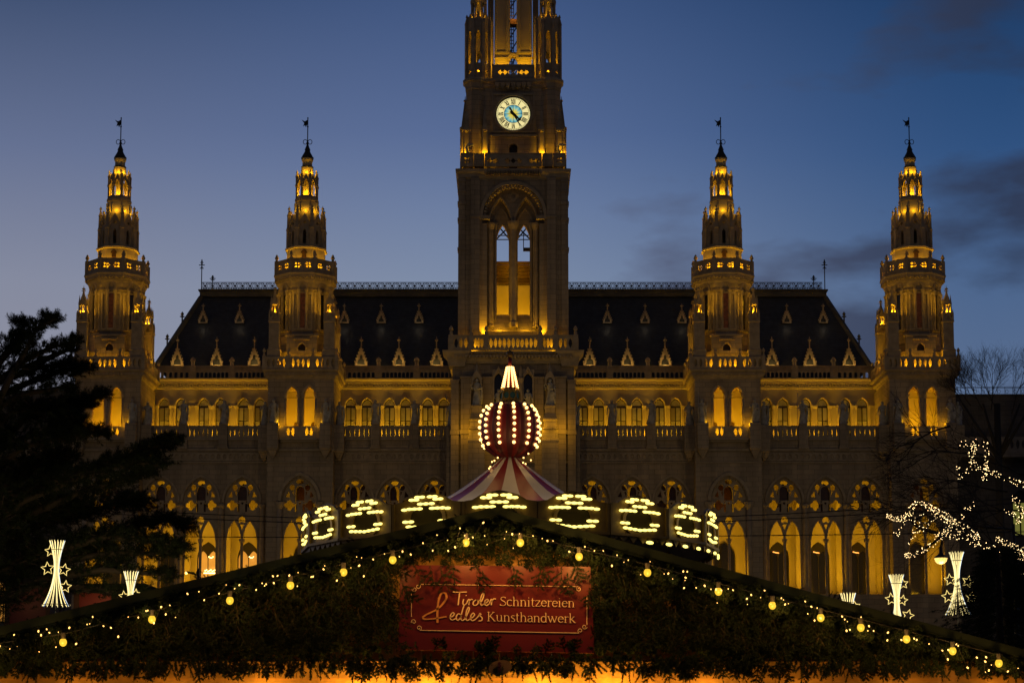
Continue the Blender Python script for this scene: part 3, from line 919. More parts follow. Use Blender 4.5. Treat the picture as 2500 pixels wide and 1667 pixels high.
m = MB(); m.box(XC - 40.5, XC + 40.5, YW + .6, YW + 13, 0, H(1071, YP) + 4)
m.box(XC - 40.5, XC + 40.5, YP + 5.25, YW + .6, 0, H(1074, YP) - .5)
m.box(XC - 40.5, XC + 40.5, YP + .62, YP + .7, 0, H(1500, YP) - .05)
m.build("dark_backing", [M_dglass], hall, (XC, 178, 0))  # dark backing added so no sky shows through the openings

# ================================================================= roof
YE = YW + .9; YR = YW + 6.4
ze, zr_ = H(897, YE), H(725, YR)
xe = 872 * mpp(897, YE); xr = 761 * mpp(725, YR)
m = MB()
yb1, yb2 = YR + 1.2, YR + 1.2 + (YR - YE)
vs = [(XC - xe, YE, ze), (XC + xe, YE, ze), (XC + xr, YR, zr_), (XC - xr, YR, zr_), (XC - xe, yb2, ze), (XC + xe, yb2, ze), (XC + xr, yb1, zr_), (XC - xr, yb1, zr_)]
m.add(vs, [(0, 1, 2, 3), (4, 7, 6, 5), (1, 5, 6, 2), (0, 3, 7, 4), (3, 2, 6, 7), (0, 4, 5, 1)])
roof = m.build("roof", [M_slate], hall, (XC, 178, 0))
for sx in (-1, 1):
    m = MB()
    m.tube([(XC + sx * (xe + .1), YE - .1, ze), (XC + sx * (xr + .02), YR - .05, zr_)], .26, 4, smooth=False)
    for t in (.3, .62):
        p = Vector((XC + sx * (xe + .1), YE - .1, ze)).lerp(Vector((XC + sx * xr, YR, zr_)), t) + Vector((sx * .2, 0, .1))
        m.lathe([(.07, p.z), (.07, p.z + .5), (.22, p.z + .55), (.22, p.z + .62), (.06, p.z + .66), (.16, p.z + .85), (.02, p.z + 1.1)], 6, p.x, p.y)
    m.build("hip_coping", [M_lead], roof, (XC, 178, 0))
m = MB()
zb_ = H(711, YR)
m.box(XC - xr - .15, XC + xr + .15, YR - .2, yb1 + .2, zr_ + .002, zb_)
m.box(XC - xr - .3, XC + xr + .3, YR - .32, yb1 + .3, zb_, zb_ + .14)
m.build("ridge_band", [M_lead], roof, (XC, 178, 0))
# dormers
def dormer(xd, v0, v1, vtop, hwp):
    t = (H(v0, YE) - ze) / (zr_ - ze)
    # point on the slope seen at row v0
    lo_, hi_ = 0.0, 1.0
    for _ in range(30):
        mid = (lo_ + hi_) / 2; Y = YE + (YR - YE) * mid; Z = ze + (zr_ - ze) * mid
        if H(v0, Y) > Z: lo_ = mid
        else: hi_ = mid
    Y = YE + (YR - YE) * lo_ - .08; q = mpp(v0, Y)
    x = XC + xd * q; z0, z1, zt = H(v0, Y), H(v1, Y), H(vtop, Y)
    hw = hwp * q; h = z1 - z0
    m = MB()
    m.plate([(x - hw, z0), (x + hw, z0), (x + hw, z0 + .12 * h), (x, z1), (x - hw, z0 + .12 * h)],
            [[(x - hw * .62, z0 + .06 * h), (x + hw * .62, z0 + .06 * h), (x + hw * .5, z0 + .3 * h), (x + hw * .2, z0 + .38 * h), (x + hw * .22, z0 + .5 * h), (x, z0 + .6 * h), (x - hw * .22, z0 + .5 * h), (x - hw * .2, z0 + .38 * h), (x - hw * .5, z0 + .3 * h)]], Y - .2, Y)
    for s_ in (-1, 1):
        for k in range(5):
            f = (k + .5) / 5.5
            m.box(x + s_ * hw * (1 - f) - .05 + s_ * .05, x + s_ * hw * (1 - f) + .05 + s_ * .05, Y - .18, Y - .02, z0 + h * (.12 + .86 * f), z0 + h * (.12 + .86 * f) + .12)
    m.lathe([(.06, z1 - .1), (.05, z1 + (zt - z1) * .5), (.16, z1 + (zt - z1) * .58), (.16, z1 + (zt - z1) * .68), (.05, z1 + (zt - z1) * .75), (.02, zt)], 6, x, Y - .1)
    d = m.build("dormer", [M_trim], roof, (XC, 178, 0))
    m2 = MB()
    vs = [(x - hw * .95, Y, z0), (x + hw * .95, Y, z0), (x, Y, z0 + h * .95), (x, Y + h * .6, z0 + h * .95), (x - hw * .95, Y + .3, z0), (x + hw * .95, Y + .3, z0)]
    m2.add(vs, [(0, 1, 2), (0, 2, 3, 4), (1, 5, 3, 2)])
    m2.build("dormer_roof", [M_slate], roof, (XC, 178, 0))
    lamp("POINT", "dormer_floodlight", (x, Y - .8, z0 - .15 if v0 < 850 else z0 + .1), (2.5 if v0 < 850 else 24), (1.0, .6, .14) if v0 > 850 else (1.0, .78, .5), roof, size=.1)
for sx in (-1, 1):
    for d in (187, 279, 371, 632, 724, 820): dormer(sx * d, 894, 846, 822, 15.5)
    for d in (230, 322, 412, 668, 757): dormer(sx * d, 789, 757, 741, 11)

# cresting: one panel mesh shared
qr = mpp(700, YR); pwid = 18.25 * qr
m = MB(); hcr = H(690, YR) - zb_ - .14; z0 = 0
for zz in (.06, .2, hcr - .12, hcr): m.box(-pwid / 2, pwid / 2, -.02, .02, zz - .02, zz + .02)
for x in (-pwid / 2 + .02, -pwid * .17, pwid * .17): m.box(x - .018, x + .018, -.02, .02, 0, hcr)
zc_ = hcr * .5
m.tube([(.26 * math.cos(t), 0, zc_ + .27 * math.sin(t)) for t in [2 * PI * i / 12 for i in range(12)]], .028, 4, closed=True)
m.lathe([(.02, zc_ - .15), (.13, zc_), (.02, zc_ + .15)], 4, 0, 0)
for sx in (-1, 1):
    for sz in (.26, -.26):
        m.tube([(sx * .26 + .1 * math.cos(t), 0, zc_ + sz * .9 + .1 * math.sin(t)) for t in [2 * PI * i / 7 for i in range(7)]], .02, 4, closed=True)
cm = m.mesh("cresting_panel", [M_iron], (0, 0, 0))
nn = int(2 * xr / pwid)
for i in range(nn):
    x = XC - xr + pwid * (i + .5)
    if abs(x - XC) < 128 * qr: continue
    put(cm, "cresting_panel", roof, (x, YR - .15, zb_ + .14))
for sx in (-1, 1):
    for (dx, vt) in ((0, 634), (27, 674)):
        m = MB(); x = XC + sx * (xr - dx * qr); zt = H(vt, YR)
        m.tube([(x, YR - .1, zb_), (x, YR - .1, zt)], .05, 6)
        for f, w in ((.72, .2), (.82, .3), (.9, .16)):
            zz = zb_ + (zt - zb_) * f
            m.box(x - w, x + w, YR - .13, YR - .07, zz - .04, zz + .04); m.ball((x, YR - .1, zz + .12), .1, 6, 4)
        m.build("ridge_finial", [M_iron], roof, (XC, 178, 0))
# ================================================================= main clock tower
MY = 170.0; MA = 176.0
def zm(v, Y=MY): return H(v, Y)
OG = (XC, MA, 0)
q = mpp(700, MY)
def mq(v, Y=MY): return mpp(v, Y)
main = MB()
hwb = 149 * mq(1000)
main.box(XC - hwb, XC + hwb, MY + .3, MY + 13, 0, zm(888))
mt = main.build("clock_tower", [M_stone], hall, OG)
tag(mt, "tall square stone clock tower with open belfry arch and pinnacled upper stage")
def ms(mb, name, mats): return mb.build(name, mats, mt, OG)
q = mq(1000)
# lower body: buttress strips, niches, pedestals, canopies
for sx in (-1, 1):
    for (a, b, v1, dep) in ((103, 128, 925, .5), (133, 152, 932, .3), (52, 74, 925, .25), (-.5, 18, 925, .1)):
        m = MB(); x0, x1 = sorted((XC + sx * a * q, XC + sx * b * q))
        m.box(x0, x1, MY - dep, MY + .3, 0, zm(v1)); m.box(x0 - .08, x1 + .08, MY - dep - .08, MY + .3, zm(v1), zm(v1 - 4))
        if a > 0: m.box(x0 - .06, x1 + .06, MY - dep - .1, MY + .3, zm(1062), zm(1052))
        ms(m, "buttress", [M_stone])
    # big statue pedestals
    m = MB(); x = XC + sx * 89 * q
    m.lathe([(12.5 * q, zm(1014)), (12.5 * q, zm(1001)), (13.5 * q, zm(998)), (13.5 * q, zm(995))], 4, x, MY - .9)
    m.lathe([(19 * q, zm(1053)), (15.5 * q, zm(1046)), (15 * q, zm(1033)), (17 * q, zm(1031)), (17 * q, zm(1028)), (15 * q, zm(1022)), (12.5 * q, zm(1014))], 4, x, MY - .9)
    m.lathe([(20 * q, zm(1400)), (20 * q, zm(1084)), (21 * q, zm(1082)), (21 * q, zm(1078)), (19 * q, zm(1072)), (19 * q, zm(1053))], 4, x, MY - .6)
    ms(m, "pedestal", [M_stone])
    STATUE_SPOTS.append((x, MY - .9, zm(995), "main_outer", sx, 89))
    # canopy over the statue
    m = MB()
    m.plate([(x - .5, zm(945)), (x + .5, zm(945)), (x + .5, zm(928)), (x, zm(908)), (x - .5, zm(928))], [arch(x, .32, zm(945) + .01, zm(936), zm(926), 4)], MY - 1.1, MY - .9)
    m.lathe([(.42, zm(936)), (.3, zm(915)), (.08, zm(895)), (.02, zm(888))], 6, x, MY - .4)
    ms(m, "statue_canopy", [M_trim])
    # niches
    x = XC + sx * 36 * q
    m = MB()
    m.plate(rect(x - 15 * q, x + 15 * q, zm(1030), zm(903)), [arch(x, 10.5 * q, zm(1018), zm(930), zm(912), 6)], MY - .35, MY + .0)
    m.plate([(x - 14 * q, zm(921)), (x, zm(897)), (x + 14 * q, zm(921)), (x + 11 * q, zm(921)), (x, zm(903)), (x - 11 * q, zm(921))], [], MY - .5, MY - .352)
    ms(m, "niche", [M_trim])
    m = MB(); m.box(x - 10.5 * q, x + 10.5 * q, MY + .1, MY + .2, zm(1018), zm(912)); ms(m, "niche_back", [M_dglass])
    STATUE_SPOTS.append((x, MY - .55, zm(1010), "main_niche", sx, 36))
    m = MB(); m.lathe([(.5, zm(1018)), (.55, zm(1012)), (.55, zm(1010))], 6, x, MY - .5); ms(m, "niche_corbel", [M_trim])
    m = MB(); cx = XC + sx * 18 * q
    m.lathe([(.17, zm(1030)), (.17, zm(938)), (.3, zm(928)), (.3, zm(925)), (.15, zm(924)), (.12, zm(905)), (.03, zm(893))], 8, cx, MY - .45)
    ms(m, "column", [M_trim])
    STATUE_SPOTS.append((XC + sx * 152 * q, MY + 1.4, zm(1034), "main_side", sx, 152))
    m = MB(); m.box(XC + sx * 152 * q - .45, XC + sx * 152 * q + .45, MY + .9, MY + 1.9, 0, zm(1034)); ms(m, "pedestal", [M_stone])
m = MB()
m.box(XC - hwb - .1, XC + hwb + .1, MY - .14, MY + .3, zm(1056), zm(1050))
m.box(XC - hwb - .1, XC + hwb + .1, MY - .14, MY + .3, zm(1130), zm(1126))
ms(m, "string_course", [M_trim])
# balcony cornice
m = MB()
hc = 144 * mq(870)
def mid(hw): return hw
ay = MY + hwb   # axis of the square shaft
M_AX = MY + hwb
dz0, dz1 = zm(887), zm(859)
m.lathe([(hc, dz0), (hc + .1, dz0 + .1), (hc + .12, dz0 + .22), (hc + .3, dz0 + .4), (hc + .34, dz0 + .7), (hc + .6, dz0 + .9), (hc + .66, dz1)], 4, XC, M_AX)
for sx in (-1, 1):
    for hw_, c_ in ((32, 118),):
        m.lathe([(.75, dz0 - .3), (.8, dz0), (.95, dz0 + .5), (1.3, dz0 + .95), (1.35, dz1 + .02)], 4, XC + sx * 138 * q, MY + .5)
n = 34
for i in range(n):
    x = XC - hc + 2 * hc * (i + .5) / n
    m.box(x - .09, x + .09, MY - .5 - .25, MY - .15, dz0 + .45, dz0 + .68)
ms(m, "balcony_cornice", [M_trim])
# balcony balustrade, bays with lens openings
zb0, zb1 = zm(858), zm(824)
seg = [-152, -103, -66, 66, 103, 152]
for i in range(5):
    e0, e1 = XC + seg[i] * q + .25, XC + seg[i + 1] * q - .25
    k = {0: 3, 1: 3, 2: 11, 3: 3, 4: 3}[i]
    m = MB()
    m.plate(rect(e0, e1, zb0, zb1), [lens(e0 + (e1 - e0) * (j + .5) / k, (zb0 + zb1) / 2, .17, .48, 4) for j in range(k)], MY - .75, MY - .55)
    m.box(e0, e1, MY - .82, MY - .5, zb1, zb1 + .08)
    ms(m, "balustrade", [M_trim])
for i in range(6):
    m = MB(); x = XC + seg[i] * q
    m.box(x - .24, x + .24, MY - .85, MY - .45, zb0, zb1 + .1)
    m.lathe([(.15, zb1 + .1), (.13, zb1 + .45), (.06, zb1 + .5), (.18, zb1 + .62), (.14, zb1 + .8), (.03, zb1 + 1.0)], 6, x, MY - .65)
    ms(m, "finial_post", [M_trim])
for sx in (-1, 1):
    Mr = Matrix.Translation((XC + sx * (hc + .5), M_AX, 0)) @ Matrix.Rotation(sx * PI / 2, 4, 'Z')
    m = MB(); m.plate(rect(-hc, hc, zb0, zb1), [lens(-hc + 2 * hc * (j + .5) / 20, (zb0 + zb1) / 2, .17, .48, 4) for j in range(20)], -.1, .1, Mr)
    ms(m, "balustrade", [M_trim])

# belfry shaft (three receding layers with the big arch)
hs = 130.5 * mq(640)
y1 = MY + .5
qs = mq(640, y1)
zt0, zt1 = zm(860), zm(432)
m = MB()
h_ = lambda v, Y: H(v, Y)
m.plate(rect(XC - hs, XC + hs, zt0, zt1), [arch(XC, 76 * qs, H(822, y1), H(530, y1), H(452, y1), 12)], y1, y1 + .9)
yb = y1 + 2 * hs
y3 = y1 + 2.4
m.box(XC - hs, XC - hs + 1.4, y1 + .9, yb - .9, zt0, zt1)
m.box(XC + hs - 1.4, XC + hs, y1 + .9, yb - .9, zt0, zt1)
q3 = mpp(640, yb)
m.plate(rect(XC - hs, XC + hs, zt0, zt1), [arch(XC + sx * 25 * q3, 19 * q3, H(660, yb), H(560, yb), H(528, yb), 7) for sx in (-1, 1)], yb - .9, yb)
m.box(XC - hs + 1.4, XC + hs - 1.4, y1 + .9, yb - .9, zt0, zt0 + .3)
ms(m, "belfry_shaft", [M_stone])
y2 = y1 + .9
q2 = mq(640, y2)
m = MB()
m.plate(rect(XC - hs + 1.4, XC + hs - 1.4, H(822, y2), H(440, y2)), [arch(XC + sx * 31 * q2, 25 * q2, H(805, y2), H(545, y2), H(486, y2), 9) for sx in (-1, 1)], y2 + .01, y2 + .7)
ms(m, "belfry_inner_wall", [M_stone])
y3 = y2 + .71; q3 = mq(640, y3)
m = MB()
m.plate(rect(XC - hs + 1.4, XC + hs - 1.4, H(822, y3), H(440, y3)), [arch(XC + sx * 26 * q3, 15 * q3, H(768, y3), H(590, y3), H(548, y3), 8) for sx in (-1, 1)], y3, y3 + .6)
ms(m, "belfry_window_wall", [M_stone])
for sx in (-1, 1):
    m = MB(); m.plate(archring(XC + sx * 31 * q2, 26 * q2, H(545, y2), H(484, y2), 4 * q2, 8), [], y2 - .14, y2 + .005); ms(m, "arch_moulding", [M_trim])
    m = MB(); m.plate(archring(XC + sx * 29 * q3, 19 * q3, H(558, y3), H(512, y3), 3.5 * q3, 8), [], y3 - .12, y3 - .002); ms(m, "arch_moulding", [M_trim])
    for (dd, yy, r_) in ((57, y2 - .1, .17), (52, y2 + .05, .14), (44, y3 - .1, .14)):
        m = MB(); x = XC + sx * dd * q2
        m.lathe([(r_ * 1.5, H(800, yy)), (r_ * 1.5, H(795, yy)), (r_, H(790, yy)), (r_, H(562, yy)), (r_ * 1.7, H(550, yy)), (r_ * 1.8, H(545, yy))], 8, x, yy)
        ms(m, "column", [M_trim])
    m = MB(); m.box(*sorted((XC + sx * 64 * qs, XC + sx * 76 * qs)), y1 + .1, y1 + .85, H(822, y1), H(545, y1)); ms(m, "jamb", [M_stone])
m = MB(); x = XC
m.lathe([(.45, H(800, y2)), (.45, H(788, y2)), (.3, H(783, y2)), (.3, H(562, y2)), (.5, H(548, y2)), (.52, H(542, y2))], 8, x, y2 - .05); ms(m, "column", [M_trim])
m = MB()
m.plate(foil(XC, H(480, y2), .55, 4, 24), [ell(XC, H(480, y2), .2, n=8)], y2 - .1, y2 + .005); ms(m, "rosette", [M_trim])
# voussoir ring with dentils
m = MB()
c0 = H(530, y1); R = 74 * qs
pts_o = [(XC + (R + .34) * math.cos(t), c0 + (H(452, y1) - c0 + .34) * math.sin(t)) for t in [PI * i / 28 for i in range(29)]]
pts_i = [(XC + (R + .02) * math.cos(t), c0 + (H(452, y1) - c0 + .02) * math.sin(t)) for t in [PI * i / 28 for i in range(29)]]
m.plate(pts_o + pts_i[::-1], [], y1 - .2, y1 - .002)
for i in range(27):
    t = PI * (i + .5) / 27
    x, z = XC + (R - .18) * math.cos(t), c0 + (H(452, y1) - c0 - .18) * math.sin(t)
    m.box(x - .1, x + .1, y1 - .1, y1 + .3, z - .1, z + .1)
ms(m, "archivolt", [M_trim])
m = MB()
for sx in (-1, 1):
    m.box(*sorted((XC + sx * 57 * qs, XC + sx * 101 * qs)), y1 - .22, y1 + .3, H(536, y1), H(528, y1))
ms(m, "impost", [M_trim])
# corner buttresses of the shaft
for sx in (-1, 1):
    m = MB()
    x0, x1 = sorted((XC + sx * 82 * qs, XC + sx * 104 * qs))
    m.box(x0, x1, y1 - .3, y1, zt0, zt1); m.box(x0 - .05, x1 + .05, y1 - .36, y1, H(533, y1), H(528, y1))
    ms(m, "buttress", [M_stone])
    m = MB()
    x0, x1 = sorted((XC + sx * 118 * qs, XC + sx * 134.5 * qs))
    m.box(x0, x1, y1 - .14, y1 + 1, zt0, zt1)
    for v in (612, 540, 500, 470, 445): m.box(x0 - .07, x1 + .07, y1 - .22, y1 + 1.07, H(v, y1), H(v - 7, y1))
    ms(m, "buttress", [M_stone])
# inside: boarded louvre over plaster wall, tie bars
yi = y3 + 3.0; qi = mpp(700, yi)
for j in range(6):
    m = MB(); v0 = 689 - j * 8.6
    m.box(XC - 52 * qi, XC + 52 * qi, yi, yi + .12, H(v0, yi), H(v0 - 7.8, yi))
    ms(m, "louvre_board", [M_wood])
m = MB(); m.box(XC - 52 * qi, XC + 52 * qi, yi + .15, yi + .4, zt0 + .3, H(691, yi)); ms(m, "chamber_wall", [M_plaster])
m = MB(); m.box(XC - 52 * qi, XC + 52 * qi, yi - .1, yi + .5, H(692.5, yi), H(689.5, yi)); ms(m, "chamber_beam", [M_wood])
for v in (583, 593, 702):
    m = MB(); m.tube([(XC - 45 * qi, yi - 1.2, H(v, yi)), (XC + 45 * qi, yi - 1.2, H(v, yi))], .05, 5); ms(m, "tie_bar", [M_iron])
for sx in (-1, 1):
    for (a, b) in (((10, 590), (40, 555)), ((10, 560), (40, 590))):
        m = MB(); m.tube([(XC + sx * a[0] * qi, yi - 1, H(a[1], yi)), (XC + sx * b[0] * qi, yi - 1, H(b[1], yi))], .07, 5); ms(m, "tie_bar", [M_iron])
m = MB(); m.box(XC + 24 * qi, XC + 42 * qi, yi - 1.3, yi - .9, H(620, yi), H(613, yi)); m.tube([(XC + 25 * qi, yi - 1.1, H(616, yi)), (XC + 25 * qi, yi - 1.1, H(575, yi))], .04, 4); ms(m, "bell_striker", [M_iron])
m = MB(); m.add([(XC - 60 * q2, y2 + .0, H(812, y2)), (XC + 60 * q2, y2 + .0, H(812, y2)), (XC + 60 * q2, y3, H(770, y3)), (XC - 60 * q2, y3, H(770, y3))], [(0, 1, 2, 3)]); ms(m, "sloping_sill", [M_stone])
m = MB(); m.box(XC - 60 * qs, XC + 60 * qs, y1 - .3, y2 + .1, H(820, y1), H(811, y1)); ms(m, "sill_ledge", [M_stone])

# cornice between belfry and clock stage
def sqring(prof, cy_front, name, mats, hw_scale=1.0):
    pass
m = MB()
w0 = 134 * mq(430)
cyc = y1 + hs
m.lathe([(hs + .02, zm(434)), (hs + .2, zm(430)), (hs + .22, zm(424)), (hs + .42, zm(418)), (hs + .45, zm(412)), (hs + .3, zm(410))], 4, XC, cyc)
n = 22
for i in range(n):
    x = XC - 68 * qs + 136 * qs * (i + .5) / n
    m.plate([(x - .17, H(431, y1)), (x + .17, H(431, y1)), (x + .17, H(420, y1)), (x - .17, H(420, y1))], [arch(x, .1, H(431, y1) + .01, H(426, y1), H(423, y1), 3)], y1 - .48, y1 - .3)
ms(m, "shaft_cornice", [M_trim])
# balustrade of the clock stage
zb0, zb1 = H(409, y1), H(379, y1)
hb = 130 * mq(395, y1)
for (a, b, cs) in ((-70, 70, (-58, -44, -14, 0, 14, 44, 58)), (-128, -98, (-113,)), (98, 128, (113,))):
    m = MB()
    m.plate(rect(XC + a * qs, XC + b * qs, zb0, zb1), [foil(XC + c * qs, (zb0 + zb1) / 2 - .05, .26, 4, 16) for c in cs] if len(cs) > 1 else
            [ell(XC + (cs[0] + 6.5 * math.cos(t)) * qs, (zb0 + zb1) / 2 + 6.5 * qs * math.sin(t), .12, n=8) for t in [PI / 4 + k * PI / 2 for k in range(4)]], y1 - .35, y1 - .17)
    m.box(XC + a * qs, XC + b * qs, y1 - .42, y1 - .1, zb1, zb1 + .1)
    ms(m, "gallery_balustrade", [M_trim])
for sx in (-1, 1):
    m = MB(); x0, x1 = sorted((XC + sx * 71 * qs, XC + sx * 97 * qs)); m.box(x0, x1, y1 - .45, y1 + .2, H(409, y1), zb1 + .05); ms(m, "balustrade_pier", [M_stone])
    Mr = Matrix.Translation((XC + sx * (128 * qs), cyc, 0)) @ Matrix.Rotation(sx * PI / 2, 4, 'Z')
    m = MB(); m.plate(rect(-hs, hs, zb0, zb1), [foil(-hs + 2 * hs * (j + .5) / 9, (zb0 + zb1) / 2, .26, 4, 16) for j in range(9)], -.1, .1, Mr); ms(m, "gallery_balustrade", [M_trim])
# clock stage
yc_ = y1 + 1.0; qc = mpp(290, yc_)
hwc = 97 * qc
zc0, zc1 = H(409, y1), H(214, yc_)
m = MB()
zk = H(278, yc_)
m.plate(rect(XC - hwc, XC + hwc, zc0, zc1), [ell(XC, zk, 44 * qc, n=40), arch(XC, 10 * qc, zc0 + .01, H(361, yc_), H(353, yc_), 5)], yc_, yc_ + .8)
m.box(XC - hwc, XC - hwc + .8, yc_ + .8, yc_ + 2 * hwc, zc0, zc1); m.box(XC + hwc - .8, XC + hwc, yc_ + .8, yc_ + 2 * hwc, zc0, zc1)
m.box(XC - hwc + .8, XC + hwc - .8, yc_ + 2 * hwc - .8, yc_ + 2 * hwc, zc0, zc1); m.box(XC - hwc + .8, XC + hwc - .8, yc_ + .8, yc_ + 2 * hwc - .8, zc1 - .5, zc1)
m.box(XC - hwc - .4, XC + hwc + .4, y1 + .3, yc_ + 2 * hwc, zc0 - .5, zc0 - .002)
ms(m, "clock_stage", [M_stone])
m = MB(); m.box(XC - 10 * qc, XC + 10 * qc, yc_ + .3, yc_ + .4, zc0, H(353, yc_)); ms(m, "door", [M_door])
m = MB(); m.plate(archring(XC, 10.5 * qc, H(361, yc_), H(352, yc_), 3 * qc, 5), [], yc_ - .12, yc_ - .002); ms(m, "arch_moulding", [M_trim])
m = MB()
m.plate(rect(XC - 52 * qc, XC + 52 * qc, H(325, yc_), H(229, yc_)), [rect(XC - 48 * qc, XC + 48 * qc, H(321, yc_), H(233, yc_))], yc_ - .16, yc_ - .002)
m.box(XC - 57 * qc, XC + 57 * qc, yc_ - .25, yc_ - .002, H(335, yc_), H(331, yc_))
ms(m, "clock_surround", [M_trim])
m = MB(); m.plate(ell(XC, zk, 49 * qc, n=48), [ell(XC, zk, 43.6 * qc, n=48)], yc_ - .3, yc_ - .162); ms(m, "clock_ring", [M_trim])
# corner octagon turrets of the clock stage with lit niches
for sx in (-1, 1):
    for sy in (0, 1):
        m = MB(); cx = XC + sx * 92 * qc; cy = yc_ + .5 if sy == 0 else yc_ + 2 * hwc - .5
        m.lathe([(23 * qc, zc0), (23 * qc, H(222, yc_)), (25 * qc, H(219, yc_)), (25 * qc, H(216, yc_)), (23 * qc, H(214, yc_))], 8, cx, cy)
        ms(m, "octagon_turret", [M_stone])
    # outer tabernacles
    for (dd, yy, hw_, vg) in ((118, yc_ + 1.0, 12, 0), (69, yc_ - .6, 7, 1), (113, yc_ - .9, 8.5, 1)):
        cx = XC + sx * dd * qc
        h = lambda v: H(v, yy)
        m = MB(); w = hw_ * qc
        for (dx_, dy_) in ((-1, -1), (1, -1), (-1, 1), (1, 1)):
            m.lathe([(w * .2, zc0), (w * .2, h(322))], 4, cx + dx_ * w * .8, yy + dy_ * w * .8)
        m.box(cx - w * .72, cx + w * .72, yy + w * .2, yy + w * .9, zc0, h(321))
        m.lathe([(w, h(322)), (w * 1.1, h(320)), (w * 1.1, h(316)), (w * .75, h(312)), (w * .5, h(285)), (w * .16, h(250 if vg == 0 else 285 - 14)), (w * .35, h(247 if vg == 0 else 270)), (w * .1, h(244 if vg == 0 else 267)), (.02, h(236 if vg == 0 else 262))], 4, cx, yy)
        m.plate([(cx - w, h(320)), (cx + w, h(320)), (cx, h(298))], [], yy - w * 1.15, yy - w)
        ms(m, "tabernacle", [M_trim])
    # gargoyle-like figure on the gallery edge
    m = MB(); gx = XC + sx * 112 * qs; gy = y1 - .3; gz = zb1 + .1
    m.tube([(gx, gy, gz), (gx - .1, gy - .1, gz + .5), (gx + .1, gy - .25, gz + .75), (gx + .35, gy - .35, gz + .7)], .14, 6); m.ball((gx + .42, gy - .4, gz + .68), .15, 6, 5)
    m.tube([(gx + .05, gy, gz), (gx + .25, gy - .2, gz + .35)], .07, 5)
    ms(m, "gargoyle", [M_statue])
# cornice over the clock
m = MB()
for (vs_, hwp) in (((222, 214), 0.0),):
    m.lathe([(hwc, H(216, yc_)), (hwc + .15, H(213, yc_)), (hwc + .2, H(207, yc_)), (hwc + .45, H(203, yc_)), (hwc + .5, H(197, yc_)), (hwc + .3, H(194, yc_))], 4, XC, yc_ + hwc)
for sx in (-1, 1):
    m.lathe([(24 * qc, H(216, yc_)), (27 * qc, H(206, yc_)), (31 * qc, H(202, yc_)), (31 * qc, H(197, yc_)), (27 * qc, H(193.5, yc_))], 8, XC + sx * 92 * qc, yc_ + .5)
for i in range(7):
    x = XC + (-39 + 13 * i) * qc
    m.lathe([(.05, H(219, yc_ - .3)), (.2, H(212, yc_ - .3)), (.24, H(203, yc_ - .3))], 4, x, yc_ - .35)
ms(m, "clock_cornice", [M_trim])
m = MB()
m.plate(rect(XC - 52 * qc, XC + 52 * qc, H(194, yc_), H(164, yc_)), [foil(XC + c * qc, H(179, yc_), .26, 4, 16) for c in (-32, -20, -8, 8, 20, 32)], yc_ - .3, yc_ - .1)
m.box(XC - 52 * qc, XC + 52 * qc, yc_ - .36, yc_ - .05, H(164, yc_), H(161, yc_))
ms(m, "upper_balustrade", [M_trim])
# upper stage: corner turrets with open lancets, thinner turrets above
yt_ = yc_ + 1.2; qt = mpp(100, yt_)
z194 = H(196, yc_)
for sx in (-1, 1):
    for sy in (0, 1):
        cx = XC + sx * 85 * qt; cy = yt_ + .4 if sy == 0 else yt_ + 2 * hwc - 1.6
        a = 29 * qt
        h = lambda v: H(v, yt_)
        for k in range(8):
            M = Matrix.Translation((cx, cy, 0)) @ Matrix.Rotation(k * PI / 4, 4, 'Z'); e = a * math.tan(PI / 8)
            m = MB()
            m.plate([(-e, z194), (e, z194), (e, h(60)), (0, h(38)), (-e, h(60))], [arch(0, e * .42, h(160), h(95), h(80), 5), foil(0, h(180), .16, 4, 12)], -a, -a + .22, M)
            ms(m, "turret_face", [M_trim])
            Mp = Matrix.Translation((cx, cy, 0)) @ Matrix.Rotation(k * PI / 4 + PI / 8, 4, 'Z')
            m = MB()
            m.lathe([(.16, z194), (.15, h(64)), (.18, h(62)), (.05, h(46)), (.1, h(44)), (.02, h(38))], 4, 0, -a / math.cos(PI / 8) + .03, M=Mp)
            ms(m, "pinnacle", [M_trim])
        m = MB()
        m.lathe([(a * .9, h(66)), (a * .62, h(52)), (16 * qt, h(48)), (15 * qt, h(40))], 8, cx, cy)
        ms(m, "turret_vault", [M_plaster])
        m = MB()
        m.lathe([(9 * qt, h(48)), (8 * qt, h(-70))], 8, cx, cy); ms(m, "turret_core", [M_plaster])
        for k in range(8):
            Mp = Matrix.Translation((cx, cy, 0)) @ Matrix.Rotation(k * PI / 4 + PI / 8, 4, 'Z')
            m = MB(); m.lathe([(.13, h(48)), (.1, h(40)), (.1, h(8)), (.16, h(4)), (.1, h(0)), (.08, h(-60))], 5, 0, -17 * qt, M=Mp); ms(m, "lantern_column", [M_trim])
        m = MB(); m.lathe([(18 * qt, h(9)), (19 * qt, h(5)), (19 * qt, h(2)), (15 * qt, h(-2))], 8, cx, cy); ms(m, "lantern_ring", [M_trim])
        if sy == 0:
            lamp("POINT", "floodlight", (cx, cy - 18 * qt, h(50)), 110, AMBER, mt, size=.1)
            lamp("POINT", "floodlight", (cx - sx * 15 * qt, cy - 8 * qt, h(50)), 60, AMBER, mt, size=.1)
            lamp("POINT", "floodlight", (cx, cy, h(165)), 260, AMBER, mt, size=.15)
